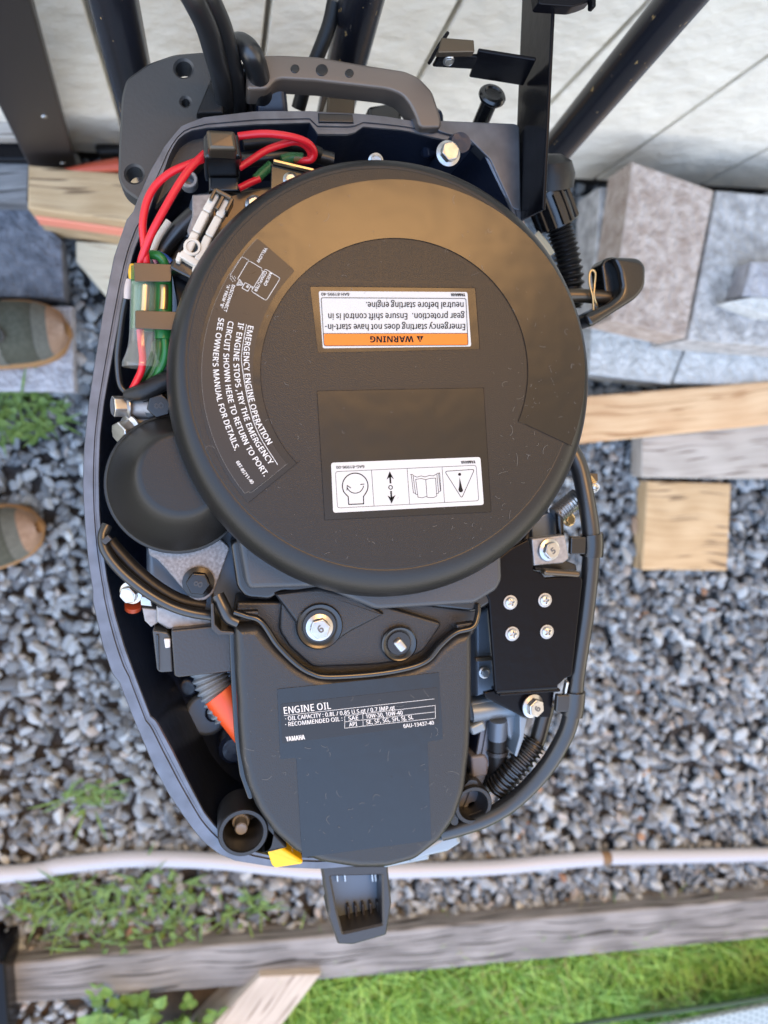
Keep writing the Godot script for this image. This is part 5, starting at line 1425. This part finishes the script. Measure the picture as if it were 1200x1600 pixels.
	# triangular stay with its bolt
	plate("stay_plate", soft(flat([756, 1082, 774, 1078, 868, 1072, 860, 1121, 820, 1121, 812, 1118, 758, 1090]), 2, 2), -0.0660, -0.0690, 0.001, M.black_steel, motor)
	hex_bolt(motor, U(832, 1103, -0.064), Vector3(0.22, 1, 0.05), 0.0070, M.zinc, "6", 0.6, 0.85)
	mb = MB.new(); mb.tube(path([735, 1112, -0.09, 770, 1106, -0.09, 800, 1104, -0.09], 3), [0.0085], 18); part("cast_pipe", mb, mat(Color(0.17, 0.21, 0.25), 0.4, 0.3), motor, 40)
	mb = MB.new(); mb.xf = Transform3D(Basis(Vector3.UP, 0.3), U(744, 1135, -0.088)); mb.box(Vector3(0.012, 0.01, 0.008), 0.002); part("cast_lug", mb, mat(Color(0.22, 0.27, 0.31), 0.4, 0.3), motor)
	for p in [[812, 1118, 824, 1122, 818, 1156, 808, 1184, 804, 1180, 812, 1150]]: plate("cast_rib", soft(flat(p), 2, 2), -0.074, -0.1, 0.001, mat(Color(0.20, 0.25, 0.30), 0.4, 0.3), motor)
	# upright fitting with the breather hose
	mb = MB.new(); mb.tube(path([778, 1124, -0.085, 777, 1158, -0.088], 3), [0.0070], 22); part("fitting", mb, M.block, motor, 40)
	pipe("breather_hose", [777, 1154, -0.088, 777, 1175, -0.089, 776, 1196, -0.092, 768, 1216, -0.098, 752, 1228, -0.104], 0.0074, M.rubber, motor, 20)
	mb = MB.new(); mb.tube(path([777, 1172, -0.089, 777, 1178, -0.089], 2), [0.0084], 22); part("hose_band", mb, M.grey_plastic, motor)
	plate("filter_body", soft(flat([736, 1182, 758, 1180, 764, 1190, 762, 1212, 738, 1216]), 3), -0.088, -0.11, 0.002, mat(Color(0.13, 0.13, 0.15), 0.45), motor)
	# corrugated sleeve
	mb = MB.new(); pipe("sleeve_tube", [855, 1100, -0.084, 847, 1130, -0.083, 838, 1160, -0.082, 824, 1182, -0.082], 0.0062, M.hose, motor, 16)
	var cp := path([836, 1158, -0.081, 826, 1174, -0.080, 806, 1198, -0.080, 788, 1219, -0.082, 774, 1234, -0.085], 44); var cr := []
	for i in cp.size(): cr.append(0.0086 + 0.0011 * clampf(sin(i * 0.52) * 1.7, -1.0, 1.0))
	mb = MB.new(); mb.tube(cp, cr, 22); part("corrugated_sleeve", mb, M.hose, motor, 40)
	# dark fittings in the gap beside the belt cover
	plate("carburettor_body", soft(flat([742, 960, 764, 950, 776, 1080, 744, 1090]), 3), -0.085, -0.12, 0.003, M.block, motor)
	hex_bolt(motor, U(757, 1051, -0.082), Vector3.UP, 0.0034, M.zinc, "", 0.1, 0.7)
	mb = MB.new(); bar(mb, U(742, 1030, -0.08), U(768, 1028, -0.08), 0.003, 0.004, 0.0006); part("gold_link", mb, M.strap_metal, motor)
	# fuel joint at the upper right
	mb = MB.new(); mb.xf = Transform3D(along(Vector3(-0.15, 0.4, -1.0)), U(856, 290, -0.13)); mb.lathe([Vector2(0.020, -0.002), Vector2(0.021, 0.008), Vector2(0.018, 0.017), Vector2(0.010, 0.022), Vector2(0.0, 0.023)], 28); part("joint_cap", mb, M.rubber, motor)
	var jp := path([853, 300, -0.13, 864, 326, -0.132, 872, 350, -0.135], 4)
	mb = MB.new(); mb.tube(jp, [0.0158], 28)
	var joint := part("fuel_joint", mb, M.gloss, motor, 40)
	var jd := (jp[jp.size() - 1] - jp[0]).normalized(); var js := jd.cross(Vector3.UP).normalized(); var ju := js.cross(jd)
	for i in 14:
		mb = MB.new(); var off := (js * cos(TAU * i / 14) + ju * sin(TAU * i / 14)) * 0.0162
		mb.tube(PackedVector3Array([jp[1] + off, jp[jp.size() - 1] + off]), [0.0016], 6); part("grip_ridge", mb, M.gloss, joint)
	cp = path([872, 352, -0.135, 878, 372, -0.136, 886, 400, -0.138, 892, 440, -0.14, 890, 480, -0.145], 36); cr = []
	for i in cp.size(): cr.append(0.0098 + 0.0013 * sin(i * 0.7))
	mb = MB.new(); mb.tube(cp, cr, 20); part("fuel_line", mb, M.rubber, motor, 40)
	pipe("clear_hose_end", [832, 370, -0.10, 845, 385, -0.10, 856, 402, -0.10], 0.006, mat(Color(0.25, 0.25, 0.2), 0.3), motor)
	# shift lever
	mb = MB.new()
	mb.slab(plan(soft(flat([957, 400, 1000, 402, 1011, 414, 1010, 448, 996, 466, 923, 512, 912, 492, 958, 470, 972, 454, 968, 424]), 9), TOP - 0.10), TOP - 0.132, TOP - 0.10, 0.004)
	var lever := part("shift_lever", mb, M.gloss, motor)
	plate("lever_web", soft(flat([940, 412, 946, 403, 962, 400, 974, 450, 950, 474, 944, 450]), 5), -0.112, -0.130, 0.002, M.gloss, lever)
	pipe("shift_rod", [880, 462, -0.118, 905, 462, -0.117, 940, 464, -0.116, 950, 465, -0.116], 0.0056, M.strap_metal, motor, 16)
	mb = MB.new(); mb.tube(smooth3(PackedVector3Array([U(927, 490, -0.108), U(926, 465, -0.107), U(921, 444, -0.107), U(921, 428, -0.107), U(925, 422, -0.107), U(930, 427, -0.107), U(929, 444, -0.108), U(928, 462, -0.108), U(933, 478, -0.11)]), 5), [0.0009], 8); part("split_pin", mb, M.gold, motor, 60)
func build_rear_bracketry() -> void:
	# clamp bracket plate with its holes
	var cb := holed("clamp_bracket", soft(flat([197, 123, 232, 98, 273, 84, 322, 80, 336, 90, 330, 150, 330, 230, 240, 330, 216, 312, 194, 297, 184, 279, 186, 220, 190, 150]), 9), [circle2(287, 107, 13, 24), circle2(290, 159, 6.5, 18), circle2(210, 272, 13, 24)], -0.105, -0.128, M.bracket, motor)
	# carry handle
	plate("carry_handle", soft(flat([385, 86, 440, 85, 500, 88, 567, 100, 633, 110, 655, 120, 676, 142, 690, 185, 690, 200, 655, 200, 650, 182, 640, 162, 628, 148, 608, 140, 500, 127, 440, 123, 428, 127, 418, 140, 385, 140]), 8), -0.082, -0.104, 0.0022, M.handle, motor)
	for p in [[461, 107, 7], [503, 109, 9.5], [546, 114, 7]]:
		plate("handle_hole_disc", circle2(p[0], p[1], p[2], 20), -0.0814, -0.0835, 0.0006, M.gloss, motor)  # black discs laid on top for the dark of the holes
	mb_handle_stem()
	# control cables
	for w in [[[286, -30, 0.0, 303, 0, -0.01, 322, 40, -0.03, 334, 80, -0.05, 346, 125, -0.08, 352, 172, -0.115, 356, 205, -0.15], 0.0066], [[312, -30, -0.01, 327, 0, -0.02, 345, 40, -0.04, 356, 80, -0.06, 366, 120, -0.085, 371, 168, -0.115, 374, 205, -0.15], 0.0066], [[350, 120, -0.12, 358, 84, -0.09, 374, 70, -0.07, 392, 84, -0.065, 403, 114, -0.08, 409, 150, -0.105, 411, 200, -0.15], 0.0074], [[372, 150, -0.12, 378, 120, -0.10, 386, 112, -0.095, 391, 130, -0.1, 393, 168, -0.125, 393, 200, -0.15], 0.0050]]:
		pipe("control_cable", w[0], w[1], M.hose, motor, 18, 8)
	plate("cable_gusset", soft(flat([326, 130, 350, 110, 350, 178, 306, 178]), 3), -0.098, -0.11, 0.002, M.rubber, motor)
	pipe("control_cable", [523, 0, -0.14, 514, 40, -0.15, 497, 85, -0.16, 478, 130, -0.17, 466, 170, -0.18], 0.0056, M.rubber, motor)
	plate("tilt_block", soft(flat([512, 150, 556, 152, 552, 200, 508, 198]), 3), -0.15, -0.19, 0.002, M.strap_metal, motor)
	plate("tilt_block", soft(flat([575, 166, 610, 160, 630, 172, 625, 200, 575, 200]), 6), -0.14, -0.18, 0.003, M.gloss, motor)
	# knob
	var kd := Vector3(0.05, 1.0, -0.45).normalized(); var kp := U(757, 178, -0.12)
	var mb := MB.new(); mb.xf = Transform3D(along(kd), kp)
	mb.lathe([Vector2(0.0060, -0.04), Vector2(0.0060, 0.011), Vector2(0.0066, 0.0125), Vector2(0.0090, 0.0135), Vector2(0.0103, 0.0155), Vector2(0.0103, 0.0172), Vector2(0.0090, 0.0188), Vector2(0.0068, 0.0192), Vector2(0.0058, 0.0182), Vector2(0.0, 0.0178)], 32)
	part("pull_knob", mb, M.gloss, motor, 35)
	# remote control bracket: a sheet on edge with two arms
	mb = MB.new(); bar(mb, U(846, -110, -0.060), U(826, 340, -0.078), 0.0026, 0.054, 0.001)
	var rb := part("control_bracket", mb, M.black_steel, motor)
	mb = MB.new(); bar(mb, U(740, 98, -0.072), U(828, 112, -0.066), 0.0026, 0.034, 0.001); part("bracket_arm", mb, M.black_steel, rb)
	mb = MB.new(); bar(mb, U(681, 92, -0.070), U(745, 96, -0.070), 0.0026, 0.016, 0.001); part("bracket_arm", mb, M.black_steel, rb)
	plate("arm_tab", soft(flat([690, 58, 741, 62, 742, 81, 684, 82]), 2, 2), -0.050, -0.056, 0.001, M.strap_metal, rb)
	mb = MB.new(); bar(mb, U(676, 88, -0.062), U(694, 62, -0.062), 0.0024, 0.022, 0.001); part("arm_tab", mb, M.black_steel, rb)
	hex_bolt(rb, U(701, 95, -0.062), Vector3(0.1, 0.5, 1.0), 0.0030, M.zinc, "", 0.2, 0.6)
	plate("upper_arm", soft(flat([836, -40, 945, -40, 925, 0, 910, 6, 895, 10, 842, 6]), 4), -0.03, -0.04, 0.001, M.black_steel, rb)
	mb = MB.new(); bar(mb, U(925, -10, -0.03), U(925, 14, -0.03), 0.003, 0.006, 0.0008); part("arm_hook", mb, M.black_steel, rb)
func mb_handle_stem() -> void:
	var mb := MB.new()
	bar(mb, U(418, 118, -0.105), U(430, 230, -0.125), 0.022, 0.02, 0.004); part("handle_root", mb, M.navy, motor)
	mb = MB.new(); bar(mb, U(668, 170, -0.1), U(672, 240, -0.12), 0.018, 0.02, 0.004); part("handle_root", mb, M.navy, motor)
